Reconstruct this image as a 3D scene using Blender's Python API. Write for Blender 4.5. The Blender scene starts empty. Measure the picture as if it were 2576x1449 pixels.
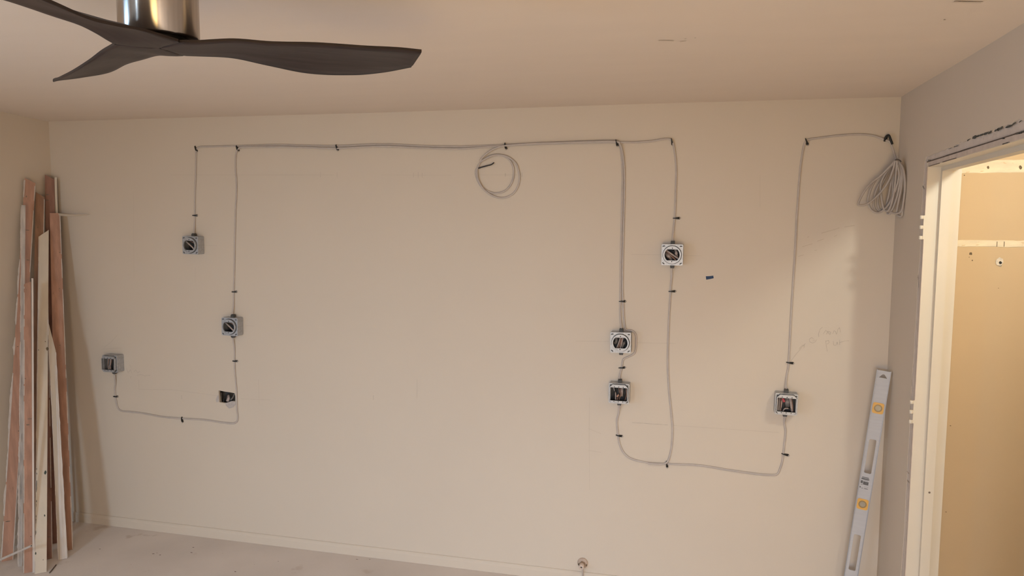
import bpy, bmesh, math, random
from mathutils import Vector, Matrix
from mathutils.geometry import tessellate_polygon
random.seed(7)
SC = bpy.context.scene
COL = SC.collection
PI = math.pi

# ------------------------------------------------------------------ camera
FPX, YAW, PITCH, ROLL = 1947.965, -0.246586, -0.093549, 0.005427
CAM = Vector((3.80944, -3.85097, 1.90209))
W, H = 4.63325, 2.44          # room: x 0..W, back wall y = 0, ceiling H
cyw, syw = math.cos(YAW), math.sin(YAW)
cpt, spt = math.cos(PITCH), math.sin(PITCH)
FW = Vector((syw * cpt, cyw * cpt, spt))
_r = Vector((cyw, -syw, 0)); _u = _r.cross(FW)
RT = _r * math.cos(ROLL) + _u * math.sin(ROLL)
UP = _u * math.cos(ROLL) - _r * math.sin(ROLL)
cd = bpy.data.cameras.new('camera'); cam = bpy.data.objects.new('camera', cd); COL.objects.link(cam)
cd.sensor_width = 36.0; cd.lens = FPX / 2576 * 36.0; cd.clip_start = 0.02
m = Matrix((RT, UP, -FW)).transposed().to_4x4(); m.translation = CAM
cam.matrix_world = m
SC.camera = cam

# ------------------------------------------------------------------ world, light, exposure
vs = SC.view_settings
vs.view_transform = 'Standard'; vs.look = 'None'; vs.gamma = 1.0; vs.use_curve_mapping = False
vs.exposure = -0.10
wd = bpy.data.worlds.new('world'); SC.world = wd; wd.use_nodes = True
wd.node_tree.nodes['Background'].inputs[0].default_value = (0.62, 0.75, 1.0, 1)
wd.node_tree.nodes['Background'].inputs[1].default_value = 0.3

def area(name, loc, rot, sx, sy, power, col):
    l = bpy.data.lights.new(name, 'AREA'); l.shape = 'RECTANGLE'; l.size = sx; l.size_y = sy
    l.energy = power; l.color = col
    o = bpy.data.objects.new(name, l); COL.objects.link(o); o.location = loc; o.rotation_euler = rot
    return o
# overcast sky seen through the narrow rear door, then an added fill
area('sky_over_door', (1.50, -6.5, 2.15), (PI / 2 - .25, 0, 0), 1.5, 1.1, 335, (0.62, 0.81, 1.0))
area('high_rear_fill', (3.8, -6.45, 1.95), (PI / 2 - .3, 0, 0), 1.6, 0.9, 170, (0.57, 0.74, 1.0))  # added lamp high outside, lights the lower wall more than the top
# added warm fill panel in the rear window opening, lifts the room's ambient light
area('warm_rear_fill', (3.85, -5.18, 0.80), (PI / 2, 0, 0), 1.3, 1.2, 46, (1.0, 0.68, 0.26))
# left window: blue sky
area('left_window_light', (-0.16, -3.9, 1.2), (PI / 2, 0, -PI / 2), 1.0, 1.2, 43, (0.38, 0.66, 1.0))
# closet bulb
LAMP = Vector((4.918, -1.40, 2.252))
l = bpy.data.lights.new('closet_bulb', 'POINT'); l.energy = 22.5; l.color = (0.98, 1.0, 0.88); l.shadow_soft_size = 0.035
o = bpy.data.objects.new('closet_bulb', l); COL.objects.link(o); o.location = LAMP

# ------------------------------------------------------------------ pixel -> place on a real surface
def ray(x, y): return (FW + RT * ((x - 1288) / FPX) - UP * ((y - 724.5) / FPX)).normalized()
def on(x, y, ax, v):
    d = ray(x, y); return CAM + d * ((v - CAM[ax]) / d[ax])
def bk(x, y, v=0.0): return on(x, y, 1, v)
def rw(x, y, v=W): return on(x, y, 0, v)
def fl(x, y, v=0.0): return on(x, y, 2, v)

# ------------------------------------------------------------------ materials
def lin(c):
    c = c / 255.0
    return c / 12.92 if c <= 0.04045 else ((c + 0.055) / 1.055) ** 2.4
def rgb(r, g, b): return (lin(r), lin(g), lin(b), 1)
MATS = {}
def mat(name, col, rough=0.7, metal=0.0, var=0.06, scale=6.0, stretch=(1, 1, 1), bump=0.0, bscale=200.0, col2=None, thr=None, detail=4, spec=0.4):
    """noise-mottled principled surface; col2/thr adds patches of a second colour (wear, dirt)"""
    if name in MATS: return MATS[name]
    mt = bpy.data.materials.new(name); mt.use_nodes = True
    nt = mt.node_tree; N = nt.nodes; L = nt.links
    b = N['Principled BSDF']; b.inputs['Roughness'].default_value = rough; b.inputs['Metallic'].default_value = metal
    b.inputs['Specular IOR Level'].default_value = spec
    tc = N.new('ShaderNodeTexCoord'); mp = N.new('ShaderNodeMapping'); mp.inputs['Scale'].default_value = stretch
    L.new(tc.outputs['Object'], mp.inputs[0])
    n = N.new('ShaderNodeTexNoise'); n.inputs['Scale'].default_value = scale; n.inputs['Detail'].default_value = detail
    L.new(mp.outputs[0], n.inputs['Vector'])
    rp = N.new('ShaderNodeValToRGB'); e = rp.color_ramp.elements
    e[0].position = 0.3; e[1].position = 0.7
    e[0].color = tuple(c * (1 - var) for c in col[:3]) + (1,); e[1].color = tuple(min(1, c * (1 + var)) for c in col[:3]) + (1,)
    L.new(n.outputs['Fac'], rp.inputs[0]); out = rp.outputs[0]
    if col2 is not None:
        n2 = N.new('ShaderNodeTexNoise'); n2.inputs['Scale'].default_value = scale * 2.3; n2.inputs['Detail'].default_value = 6
        L.new(mp.outputs[0], n2.inputs['Vector'])
        r2 = N.new('ShaderNodeValToRGB'); r2.color_ramp.elements[0].position = thr; r2.color_ramp.elements[1].position = min(1, thr + 0.05)
        L.new(n2.outputs['Fac'], r2.inputs[0])
        mx = N.new('ShaderNodeMix'); mx.data_type = 'RGBA'; mx.inputs[7].default_value = col2
        L.new(r2.outputs[0], mx.inputs[0]); L.new(out, mx.inputs[6]); out = mx.outputs[2]
    L.new(out, b.inputs['Base Color'])
    if bump > 0:
        nb = N.new('ShaderNodeTexNoise'); nb.inputs['Scale'].default_value = bscale; nb.inputs['Detail'].default_value = 3
        L.new(mp.outputs[0], nb.inputs['Vector'])
        bp = N.new('ShaderNodeBump'); bp.inputs['Strength'].default_value = bump; bp.inputs['Distance'].default_value = 0.002
        L.new(nb.outputs['Fac'], bp.inputs['Height']); L.new(bp.outputs[0], b.inputs['Normal'])
    MATS[name] = mt
    return mt
PAINT = mat('beige_wall_paint', (0.66, 0.57, 0.475, 1), 0.75, var=0.012, scale=1.6, bump=0.10, bscale=130, spec=0.25)
CEIL = mat('ceiling_paint', (0.755, 0.645, 0.55, 1), 0.85, var=0.012, scale=2.0, stretch=(1, 4, 1), bump=0.22, bscale=60, spec=0.2)
CLOSETP = mat('closet_wall_paint', (0.62, 0.48, 0.315, 1), 0.75, var=0.02, scale=2.5, bump=0.1, bscale=120, spec=0.2)
CREAM = mat('cream_trim_paint', (0.70, 0.63, 0.53, 1), 0.5, var=0.015, scale=5, spec=0.35)
PLASTER = mat('bare_plaster', (0.66, 0.58, 0.525, 1), 0.9, var=0.06, scale=25, bump=0.3, bscale=180, col2=(0.56, 0.48, 0.42, 1), thr=0.64)
WOODEDGE = mat('scraped_jamb_edge', (0.60, 0.51, 0.45, 1), 0.85, var=0.09, scale=30, stretch=(1, 1, 1), bump=0.3, bscale=150)
DARKGAP = mat('dark_gap', (0.12, 0.09, 0.072, 1), 0.9, var=0.3, scale=60)
CHIPD = mat('dark_chip', (0.085, 0.085, 0.075, 1), 0.9, var=0.3, scale=60)
FLOOR = mat('dusty_concrete', (0.74, 0.66, 0.60, 1), 0.92, var=0.07, scale=2.2, bump=0.25, bscale=90, col2=(0.64, 0.545, 0.475, 1), thr=0.64, detail=8, spec=0.15)
CABLE = mat('white_cable_sheath', (0.52, 0.455, 0.415, 1), 0.85, var=0.05, scale=40, spec=0.15)
COILM = mat('coil_cable_sheath', (0.47, 0.41, 0.37, 1), 0.5, var=0.05, scale=40)
BLACKP = mat('black_plastic', (0.012, 0.011, 0.010, 1), 0.5, var=0.2, scale=50)
GALV = mat('galvanised_steel', (0.43, 0.435, 0.455, 1), 0.42, 0.4, var=0.14, scale=90, spec=0.5)
GALVIN = mat('box_interior_shade', (0.07, 0.065, 0.062, 1), 0.6, 0.2, var=0.3, scale=60)  # galvanised steel coloured dark, shade inside the box put into the colour
CLAMPM = mat('dark_grey_clamp', (0.075, 0.072, 0.068, 1), 0.6, var=0.25, scale=80)
SLOTM = mat('slot_shadow_black', (0.04, 0.038, 0.035, 1), 0.9, var=0.2, scale=50)
WIREW = mat('wire_pale_pink', (0.42, 0.34, 0.31, 1), 0.5, var=0.15, scale=60)
WIREK = mat('wire_black', (0.015, 0.013, 0.013, 1), 0.45, var=0.2, scale=50)
WIREC = mat('wire_copper', (0.26, 0.15, 0.11, 1), 0.5, 0.1, var=0.2, scale=60)
NUTR = mat('red_wire_nut', (0.48, 0.06, 0.07, 1), 0.45, var=0.15, scale=50)
PAPER = mat('grey_kraft_paper', (0.24, 0.215, 0.20, 1), 0.9, var=0.2, scale=60)
BLADE = mat('walnut_blade', (0.030, 0.020, 0.0195, 1), 0.45, var=0.34, scale=7, stretch=(1, 12, 12), detail=8, spec=0.25)
BLADEEDGE = mat('blade_edge', (0.018, 0.010, 0.008, 1), 0.5, var=0.3, scale=20)
NICKEL = mat('brushed_nickel', (0.50, 0.455, 0.42, 1), 0.24, 1.0, var=0.10, scale=9, stretch=(14, 14, 0.6))
_nt = NICKEL.node_tree; _b = _nt.nodes['Principled BSDF']; _b.inputs['Anisotropic'].default_value = 0.9; _b.inputs['Anisotropic Rotation'].default_value = 0.25
_tg = _nt.nodes.new('ShaderNodeTangent'); _tg.direction_type = 'RADIAL'; _tg.axis = 'Z'; _nt.links.new(_tg.outputs[0], _b.inputs['Tangent'])
ALU = mat('aluminium', (0.53, 0.52, 0.535, 1), 0.5, 0.05, var=0.04, scale=12, stretch=(1, 1, 8))
ALUED = mat('aluminium_edge', (0.34, 0.35, 0.39, 1), 0.45, 0.3, var=0.05, scale=20)
YELLOW = mat('amber_vial_block', (0.80, 0.44, 0.10, 1), 0.4, var=0.06, scale=30)
YELLOWD = mat('amber_vial_ring', (0.36, 0.24, 0.10, 1), 0.4, var=0.1, scale=30)
VIAL = mat('vial_face', (0.42, 0.36, 0.27, 1), 0.2, var=0.1, scale=40)
INKG = mat('grey_ink', (0.13, 0.125, 0.125, 1), 0.6, var=0.25, scale=90)
TAPE = mat('blue_masking_tape', (0.012, 0.040, 0.105, 1), 0.6, var=0.15, scale=60)
PENCIL = mat('pencil_graphite', (0.535, 0.455, 0.38, 1), 0.8, var=0.1, scale=50)
PENCILD = mat('pencil_scuff', (0.40, 0.32, 0.24, 1), 0.8, var=0.25, scale=50)
ORANGE = mat('raw_redwood_face', (0.43, 0.24, 0.168, 1), 0.8, var=0.17, scale=5, stretch=(9, 9, 0.7), bump=0.2, bscale=60, col2=(0.34, 0.18, 0.12, 1), thr=0.68)
REDWD = mat('dark_redwood_face', (0.285, 0.15, 0.11, 1), 0.8, var=0.2, scale=5, stretch=(9, 9, 0.7), bump=0.2, bscale=60)
BROWN = mat('brown_raw_face', (0.33, 0.19, 0.125, 1), 0.8, var=0.17, scale=5, stretch=(9, 9, 0.7), bump=0.2, bscale=60)
BCREAM = mat('old_cream_paint', (0.63, 0.545, 0.445, 1), 0.6, var=0.05, scale=5, stretch=(5, 5, 0.6), bump=0.1, bscale=40)
BTAN = mat('old_tan_paint', (0.52, 0.435, 0.345, 1), 0.65, var=0.06, scale=5, stretch=(5, 5, 0.6), bump=0.1, bscale=40)
BWHITE = mat('old_white_paint', (0.63, 0.56, 0.51, 1), 0.65, var=0.08, scale=8, stretch=(4, 4, 0.5), bump=0.15, bscale=60)
BGREY = mat('grey_moulding_paint', (0.47, 0.42, 0.385, 1), 0.7, var=0.22, scale=9, stretch=(6, 6, 0.4), bump=0.2, bscale=60)
FLAKE = mat('white_paint_flake', (0.55, 0.475, 0.425, 1), 0.8, var=0.08, scale=40, bump=0.3, bscale=150)
DGREEN = mat('green_old_paint_chip', (0.06, 0.075, 0.065, 1), 0.8, var=0.25, scale=50)
STEEL = mat('steel_tube', (0.62, 0.57, 0.54, 1), 0.35, 0.3, var=0.08, scale=30)
NAILM = mat('dull_nail', (0.36, 0.32, 0.29, 1), 0.7, 0.1, var=0.1, scale=60)
BRASSY = mat('painted_pipe_beige', (0.50, 0.38, 0.30, 1), 0.5, var=0.1, scale=50)
PIPEL = mat('pipe_cap_pale', (0.62, 0.50, 0.42, 1), 0.4, var=0.08, scale=50)
DIRT = mat('dirt_speck', (0.20, 0.15, 0.115, 1), 0.95, var=0.25, scale=60)
SASH = mat('white_window_sash', (0.75, 0.73, 0.70, 1), 0.5, var=0.03, scale=5)

# ------------------------------------------------------------------ mesh helpers
class MB:
    def __init__(s): s.v = []; s.f = []; s.mi = []; s.sm = []
    def add(s, vs_, fs, mi=0, sm=False):
        k = len(s.v); s.v += [tuple(v) for v in vs_]
        for f in fs: s.f.append(tuple(k + i for i in f)); s.mi.append(mi); s.sm.append(sm)
        return s
    def box(s, a, b, mi=0, bev=0.0):
        x0, y0, z0 = a; x1, y1, z1 = b
        return s.hexa([(x0, y0, z0), (x1, y0, z0), (x1, y1, z0), (x0, y1, z0), (x0, y0, z1), (x1, y0, z1), (x1, y1, z1), (x0, y1, z1)], mi)
    def hexa(s, p, mi=0):
        return s.add(p, [(0, 3, 2, 1), (4, 5, 6, 7), (0, 1, 5, 4), (1, 2, 6, 5), (2, 3, 7, 6), (3, 0, 4, 7)], mi)
    def sweep(s, pts, ra, rb, nref, n=8, mi=0, closed=False, cap=True, taper=None):
        """tube along pts; half-axes ra (in plane, perpendicular to nref) and rb (along nref)"""
        pts = [Vector(p) for p in pts]; N = len(pts); vs_ = []; nref = Vector(nref)
        for i, p in enumerate(pts):
            t = (pts[(i + 1) % N] - pts[i - 1]) if closed else (pts[min(i + 1, N - 1)] - pts[max(i - 1, 0)])
            t.normalize(); a = t.cross(nref)
            if a.length < 1e-4: a = t.cross(Vector((0.3, 0.2, 1)))
            a.normalize(); b = a.cross(t).normalized(); k = 1.0 if taper is None else taper(i / (N - 1))
            for j in range(n):
                q = 2 * PI * j / n
                vs_.append(p + a * (ra * k * math.cos(q)) + b * (rb * k * math.sin(q)))
        fs = []
        for i in range(N if closed else N - 1):
            i2 = (i + 1) % N
            for j in range(n):
                j2 = (j + 1) % n
                fs.append((i * n + j, i * n + j2, i2 * n + j2, i2 * n + j))
        s.add(vs_, fs, mi, True)
        if cap and not closed:
            s.add(vs_[:n], [tuple(range(n))[::-1]], mi); s.add(vs_[-n:], [tuple(range(n))], mi)
        return s
    def lathe(s, prof, c, ax, n=24, mi=0, sm=True):
        """prof: (radius, distance along ax)"""
        ax = Vector(ax).normalized(); e = ax.orthogonal().normalized(); g = ax.cross(e); c = Vector(c); vs_ = []
        for r, d in prof:
            for j in range(n):
                q = 2 * PI * j / n; vs_.append(c + ax * d + e * (r * math.cos(q)) + g * (r * math.sin(q)))
        fs = []
        for i in range(len(prof) - 1):
            for j in range(n):
                j2 = (j + 1) % n; fs.append((i * n + j, i * n + j2, (i + 1) * n + j2, (i + 1) * n + j))
        s.add(vs_, fs, mi, sm)
        if prof[0][0] > 1e-6: s.add(vs_[:n], [tuple(range(n))[::-1]], mi)
        if prof[-1][0] > 1e-6: s.add(vs_[-n:], [tuple(range(n))], mi)
        return s
    def plate(s, outer, holes, d0, d1, fn, mi=0, mi_side=None, back=True):
        """flat polygon with holes in (u, v), between depths d0 (front) and d1; fn(u, v, d) -> point"""
        loops = [outer] + list(holes); tri = tessellate_polygon([[Vector((u, v, 0)) for u, v in lp] for lp in loops])
        flat = [q for lp in loops for q in lp]; n = len(flat)
        s.add([fn(u, v, d0) for u, v in flat], [tuple(t) for t in tri], mi)
        if back: s.add([fn(u, v, d1) for u, v in flat], [tuple(t)[::-1] for t in tri], mi)
        for lp in loops:
            k = len(lp); vv = [fn(u, v, d0) for u, v in lp] + [fn(u, v, d1) for u, v in lp]
            s.add(vv, [(i, (i + 1) % k, k + (i + 1) % k, k + i) for i in range(k)], mi if mi_side is None else mi_side)
        return s
    def build(s, name, mats, parent=None, origin=(0, 0, 0), fixn=True):
        if not isinstance(mats, (list, tuple)): mats = [mats]
        og = Vector(origin)
        me = bpy.data.meshes.new(name); me.from_pydata([tuple(Vector(v) - og) for v in s.v], [], s.f)
        for mt in mats: me.materials.append(mt)
        me.polygons.foreach_set('material_index', s.mi); me.polygons.foreach_set('use_smooth', s.sm)
        if fixn:
            bm = bmesh.new(); bm.from_mesh(me); bmesh.ops.recalc_face_normals(bm, faces=bm.faces); bm.to_mesh(me); bm.free()
        me.update()
        ob = bpy.data.objects.new(name, me); COL.objects.link(ob)
        if parent: ob.parent = parent
        else: ob.location = og
        return ob
def tag(o, label=None, cat=None, group=None, kind=None):
    if label: o['label'] = label
    if cat: o['category'] = cat
    if group: o['group'] = group
    if kind: o['kind'] = kind
    return o
def thing(name, loc, label, cat, group=None):
    o = bpy.data.objects.new(name, None); COL.objects.link(o); o.location = loc; o.empty_display_size = 0.05
    return tag(o, label, cat, group)
def struct(o, label=None): o['kind'] = 'structure'; return tag(o, label) if label else o
def smooth_path(pts, k=8):
    """Catmull-Rom through pts"""
    P = [Vector(p) for p in pts]; P = [P[0] * 2 - P[1]] + P + [P[-1] * 2 - P[-2]]; out = []
    for i in range(1, len(P) - 2):
        for j in range(k):
            t = j / k; a, b, c, d = P[i - 1], P[i], P[i + 1], P[i + 2]
            out.append(0.5 * ((2 * b) + (c - a) * t + (2 * a - 5 * b + 4 * c - d) * t * t + (3 * b - a - 3 * c + d) * t ** 3))
    out.append(P[-2]); return out
def circle(r, n=24, cx=0, cy=0): return [(cx + r * math.cos(2 * PI * i / n), cy + r * math.sin(2 * PI * i / n)) for i in range(n)]
def rrect(w, h, r, n=4, cx=0, cy=0):
    o = []
    for sx, sy, a0 in ((1, 1, 0), (-1, 1, 90), (-1, -1, 180), (1, -1, 270)):
        for i in range(n + 1):
            a = math.radians(a0 + 90 * i / n); o.append((cx + sx * (w / 2 - r) + r * math.cos(a), cy + sy * (h / 2 - r) + r * math.sin(a)))
    return o

# ================================================================== SETTING
YR = -5.10   # rear wall
T = 0.12
back_fn = lambda u, v, d: (u, d, v)
# --- back wall with the ragged hole
hole_px = [(550, 982), (565, 985), (579, 987), (590, 989), (592, 998), (592, 1010), (584, 1009), (578, 1012), (569, 1015), (560, 1013), (552, 1012)]
hole = [(bk(x, y).x, bk(x, y).z) for x, y in hole_px]
mb = MB(); mb.plate([(-0.02, -0.02), (W + 0.02, -0.02), (W + 0.02, H + 0.06), (-0.02, H + 0.06)], [hole], 0.0, 0.013, back_fn)
wall_back = struct(mb.build('wall_back', PAINT))
# cavity behind the back wall so the hole is closed
hx0 = min(u for u, v in hole) - 0.02; hx1 = max(u for u, v in hole) + 0.02; hz0 = min(v for u, v in hole) - 0.02; hz1 = max(v for u, v in hole) + 0.02
# --- left wall (window opening nearer the camera), rear wall, right wall (doorway)
lw_fn = lambda u, v, d: (-d, u, v)
mb = MB(); mb.plate([(YR, -0.02), (0.02, -0.02), (0.02, H + 0.06), (YR, H + 0.06)], [[(-4.4, 0.6), (-3.4, 0.6), (-3.4, 1.8), (-4.4, 1.8)]], 0.0, T, lw_fn)
wall_left = struct(mb.build('wall_left', PAINT))
rear_fn = lambda u, v, d: (u, YR - d, v)
mb = MB(); mb.plate([(-0.02, -0.02), (1.22, -0.02), (1.22, 1.98), (1.64, 1.98), (1.64, -0.02), (W + 0.02, -0.02), (W + 0.02, H + 0.06), (-0.02, H + 0.06)],
                    [[(3.05, 0.15), (4.55, 0.15), (4.55, 1.75), (3.05, 1.75)]], 0.0, T * 0.5, rear_fn)
wall_rear = struct(mb.build('wall_rear', PAINT))
DY0, DY1 = -0.500, -1.64           # faces of the door jambs
def zh(y, base=2.0985): return base + 0.019 * (-y - 0.5)   # the header is slightly out of level
# jagged edge of the painted board around the doorway
edge = []
ev_px = [(2325, 412), (2324, 440), (2321, 470), (2320, 500), (2318, 530), (2316, 560), (2315, 600), (2314, 628), (2313, 650), (2309, 690), (2307, 720), (2305, 770),
         (2303, 815), (2300, 850), (2299, 885), (2296, 920), (2293, 960), (2291, 1000), (2289, 1040), (2287, 1090), (2283, 1150), (2281, 1200), (2279, 1240), (2276, 1300), (2273, 1350), (2269, 1400), (2265, 1449)]
for x, y in ev_px:
    p = rw(x, y); edge.append((p.y + random.uniform(-0.003, 0.003), p.z))
yb = edge[-1][0]
for z in (0.38, 0.3, 0.22, 0.14, 0.07): edge.append((yb - 0.006 + random.uniform(-0.004, 0.004), z))
vert_edge = edge[::-1]                        # bottom -> top
hd = []
for i in range(46):
    yy = -0.468 - i * 0.0268
    j = random.uniform(-0.003, 0.003) if i < 14 else random.uniform(-0.001, 0.010) * (1 if i % 3 else 0.3)
    hd.append((yy, 2.1405 + 0.026 * (-yy - 0.465) + j))
far_edge = [(-1.69, 2.1), (-1.69, 1.0), (-1.69, -0.02)]
outer = [(0.02, -0.02), (vert_edge[0][0], -0.02)] + vert_edge + hd + far_edge + [(YR, -0.02), (YR, H + 0.06), (0.02, H + 0.06)]
rw_fn = lambda u, v, d: (W + d, u, v)
mb = MB(); mb.plate(outer, [], 0.0, 0.006, rw_fn, back=True)
wall_right = struct(mb.build('wall_right', PAINT))
# core of the right wall behind the painted skin
mb = MB()
core = [(0.02, -0.02), (DY0 + 0.021, -0.02), (DY0 + 0.021, 2.1195), (DY1 - 0.021, 2.141), (DY1 - 0.021, -0.02), (YR, -0.02), (YR, H + 0.06), (0.02, H + 0.06)]
mb.plate(core, [], 0.0062, T, rw_fn)
struct(mb.build('wall_closet_front', [CLOSETP]))
# bare plaster where the casing was pulled off
mb = MB()
vz = [(-0.478 + random.uniform(-0.001, 0.001), 0.0)] + [(-0.4785 + random.uniform(-0.0018, 0.0018), 0.1 * i) for i in range(1, 21)] + [(-0.478, 2.121)]
mb.plate([(-0.44, 0.0)] + vz + [(-0.44, 2.125)], [], 0.0012, 0.0058, rw_fn)
top0 = [(-0.472 - 0.0252 * i, 2.1215 + 0.019 * 0.0252 * i + random.uniform(-0.0008, 0.0008)) for i in range(48)]
mb.plate([(-0.45, 2.1215)] + top0 + [(-1.66, 2.19), (-0.45, 2.155)], [], 0.0030, 0.0060, rw_fn)
trim1 = struct(mb.build('trim_1', PLASTER))
# dark chips along the top and side of the plaster
def chip(p0, p1, w0, w1, d=0.0012):
    mb = MB()
    a = rw(*p0, W - d); b = rw(*p1, W - d); n_ = 11; vs_ = []
    for i in range(n_ + 1):
        t = i / n_; q = a.lerp(b, t); hh = (w0 + (w1 - w0) * t) * random.uniform(0.35, 1.0) * (0.3 if i in (0, n_) else .8)
        vs_ += [(W - d, q.y, q.z - hh / 2), (W - d, q.y, q.z + hh / 2)]
    mb.add(vs_, [(2 * i, 2 * i + 2, 2 * i + 3, 2 * i + 1) for i in range(n_)]); mb.build('chip', CHIPD, trim1)
for c in [((2399, 370), (2412, 366), .006, .004), ((2386, 375), (2394, 372), .003, .003), ((2433, 354), (2441, 349), .007, .006), ((2446, 347), (2464, 341), .013, .016), ((2464, 341), (2486, 334), .009, .010),
          ((2486, 336), (2495, 330), .011, .013), ((2501, 330), (2511, 325), .007, .011), ((2509, 327), (2523, 320), .012, .017), ((2529, 321), (2547, 315), .010, .011), ((2546, 314), (2556, 308), .011, .006),
          ((2563, 308), (2570, 303), .006, .004), ((2555, 338), (2580, 329), .005, .012), ((2521, 349), (2528, 348), .007, .004), ((2521, 363), (2540, 357), .005, .004), ((2334, 403), (2342, 403), .006, .004)]: chip(*c)
for c in [((2309, 693), (2310, 708), .020, .012), ((2310, 708), (2311, 724), .016, .010), ((2321, 468), (2325, 476), .010, .003), ((2293, 955), (2294, 972), .012, .012)]: chip(*c, d=0.0010)
# --- door frame of the closet, its door taken off
door = struct(thing('door_1', (W, DY0, 0), None, None))
og = (W, DY0, 0)
mb = MB(); mb.box((W + 0.001, DY0, 0), (W + T + 0.001, DY0 + 0.019, 2.117)); mb.build('jamb', CREAM, door, og)
mb = MB(); mb.box((W - 0.0006, DY0 - 0.0006, 0), (W + 0.0012, DY0 + 0.019, 2.0985)); mb.build('jamb_edge', WOODEDGE, door, og)
mb = MB(); mb.box((W + 0.001, DY1 - 0.019, 0), (W + T + 0.001, DY1, 2.138)); mb.build('jamb', CREAM, door, og)
z0, z1 = zh(DY0), zh(DY1)
def slab(y0, y1, zz0, zz1, th, xa, xb): return [(xa, y0, zz0), (xb, y0, zz0), (xb, y1, zz1), (xa, y1, zz1), (xa, y0, zz0 + th), (xb, y0, zz0 + th), (xb, y1, zz1 + th), (xa, y1, zz1 + th)]
mb = MB(); mb.hexa(slab(DY0, DY1, z0, z1, 0.019, W + 0.001, W + T + 0.001)); mb.build('head_jamb', CREAM, door, og)
mb = MB(); mb.hexa(slab(DY0 - .012, DY1, z0 + .0025, z1 + .0025, 0.0155, W - 0.0012, W + 0.0012)); mb.build('head_edge', WOODEDGE, door, og)
for hx in (slab(DY0 + .012, DY1, z0 + .0180, z1 + .0180, 0.0038, W - 0.0004, W + 0.0035), slab(DY0 - .02, DY0 - .16, z0 + .0005, z0 + .003, 0.0018, W - 0.0015, W + 0.001), slab(DY0 - .2, DY0 - .36, z0 + .0045, z0 + .0077, 0.0022, W - 0.0015, W + 0.001)):
    mb = MB(); mb.hexa(hx); mb.build('head_gap', DARKGAP, door, og)
SX0, SX1 = W + 0.048, W + 0.083
mb = MB(); mb.box((SX0, DY0 - 0.019, 0), (SX1, DY0, z0 - 0.016)); mb.build('door_stop', CREAM, door, og)
mb = MB(); mb.hexa(slab(DY0, DY1, z0 - .017, z1 - .017, 0.017, SX0, SX1)); mb.build('door_stop', CREAM, door, og)
# nail hole in the stop
mb = MB(); p = bk(2338, 1239, DY0 - 0.0192); mb.lathe([(0.0042, 0), (0.0042, 0.0006)], p, (0, -1, 0), 8); mb.build('nail_hole', DIRT, door, og)
def hinge(zs, hz0, hz1):
    mb = MB(); mb.box((W - 0.004, DY0 - 0.0007, hz0), (W + 0.034, DY0, hz1)); hg = mb.build('hinge', CREAM, door, og)
    for z in zs:
        mb = MB(); c = (W - 0.0115, DY0 - 0.001, z - 0.0068)
        mb.lathe([(0.0058, 0), (0.0066, 0.001), (0.0066, 0.0126), (0.0058, 0.0136)], c, (0, 0, 1), 12)
        mb.box((W - 0.0085, DY0 - 0.003, z - 0.006), (W + 0.001, DY0 - 0.0005, z + 0.006)); mb.build('knuckle', CREAM, hg, og)
hinge((1.9035, 1.8645, 1.8235), 1.817, 1.911)
hinge((1.165, 1.1255, 1.0855), 1.078, 1.173)
# third hinge mortise, empty
for a, b in (((2280, 1184), (2286, 1187)), ((2281, 1206), (2287, 1212))):
    mb = MB(); p = rw(*a, W - 0.0008); q = rw(*b, W - 0.0008); mb.box((W - 0.0012, q.y - 0.004, q.z - 0.006), (W - 0.0004, p.y - 0.008, p.z)); mb.build('mortise_mark', PENCILD, door, og)
# --- closet behind the doorway
CX0, CX1, CY0, CY1 = W + T, 5.45, -0.40, -2.3
mb = MB(); mb.box((CX0 - 0.02, CY0, -0.02), (CX1 + 0.05, CY0 + 0.05, H + 0.05)); closet_end = struct(mb.build('wall_closet_end', CLOSETP))
mb = MB(); mb.box((CX1, CY1, -0.02), (CX1 + 0.05, CY0 + 0.05, H + 0.05)); struct(mb.build('wall_closet_back', CLOSETP))
mb = MB(); mb.box((CX0, CY1 - 0.05, -0.02), (CX1 + 0.05, CY1, H + 0.05)); struct(mb.build('wall_closet_near', CLOSETP))
# shelf cleat scars on the closet end wall: bare strips
STRIP = mat('bare_strip_plaster', (0.80, 0.71, 0.55, 1), 0.85, var=0.09, scale=14, stretch=(1, 1, 3), bump=0.3, bscale=90, col2=(0.70, 0.55, 0.36, 1), thr=0.63)
def strip(zt, zb, y, name='trim_2'):
    mb = MB(); n_ = 26; vs_ = []
    for i in range(n_ + 1):
        x = CX0 - 0.01 + (CX1 - CX0 + 0.01) * i / n_
        vs_ += [(x, y, zb + random.uniform(-.0025, .0025)), (x, y, zt + random.uniform(-.0025, .0025)), (x, CY0 + 0.001, zb - 0.002), (x, CY0 + 0.001, zt + 0.002)]
    fs = []
    for i in range(n_):
        a = 4 * i; b = a + 4; fs += [(a, b, b + 1, a + 1), (a, a + 2, b + 2, b), (a + 1, b + 1, b + 3, a + 3)]
    mb.add(vs_, fs); return struct(mb.build(name, STRIP, origin=(CX0, CY0, zb)))
s1 = strip(2.128, 2.080, CY0 - 0.0018); s2 = strip(1.8125, 1.789, CY0 - 0.0018, 'trim_3')
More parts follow.
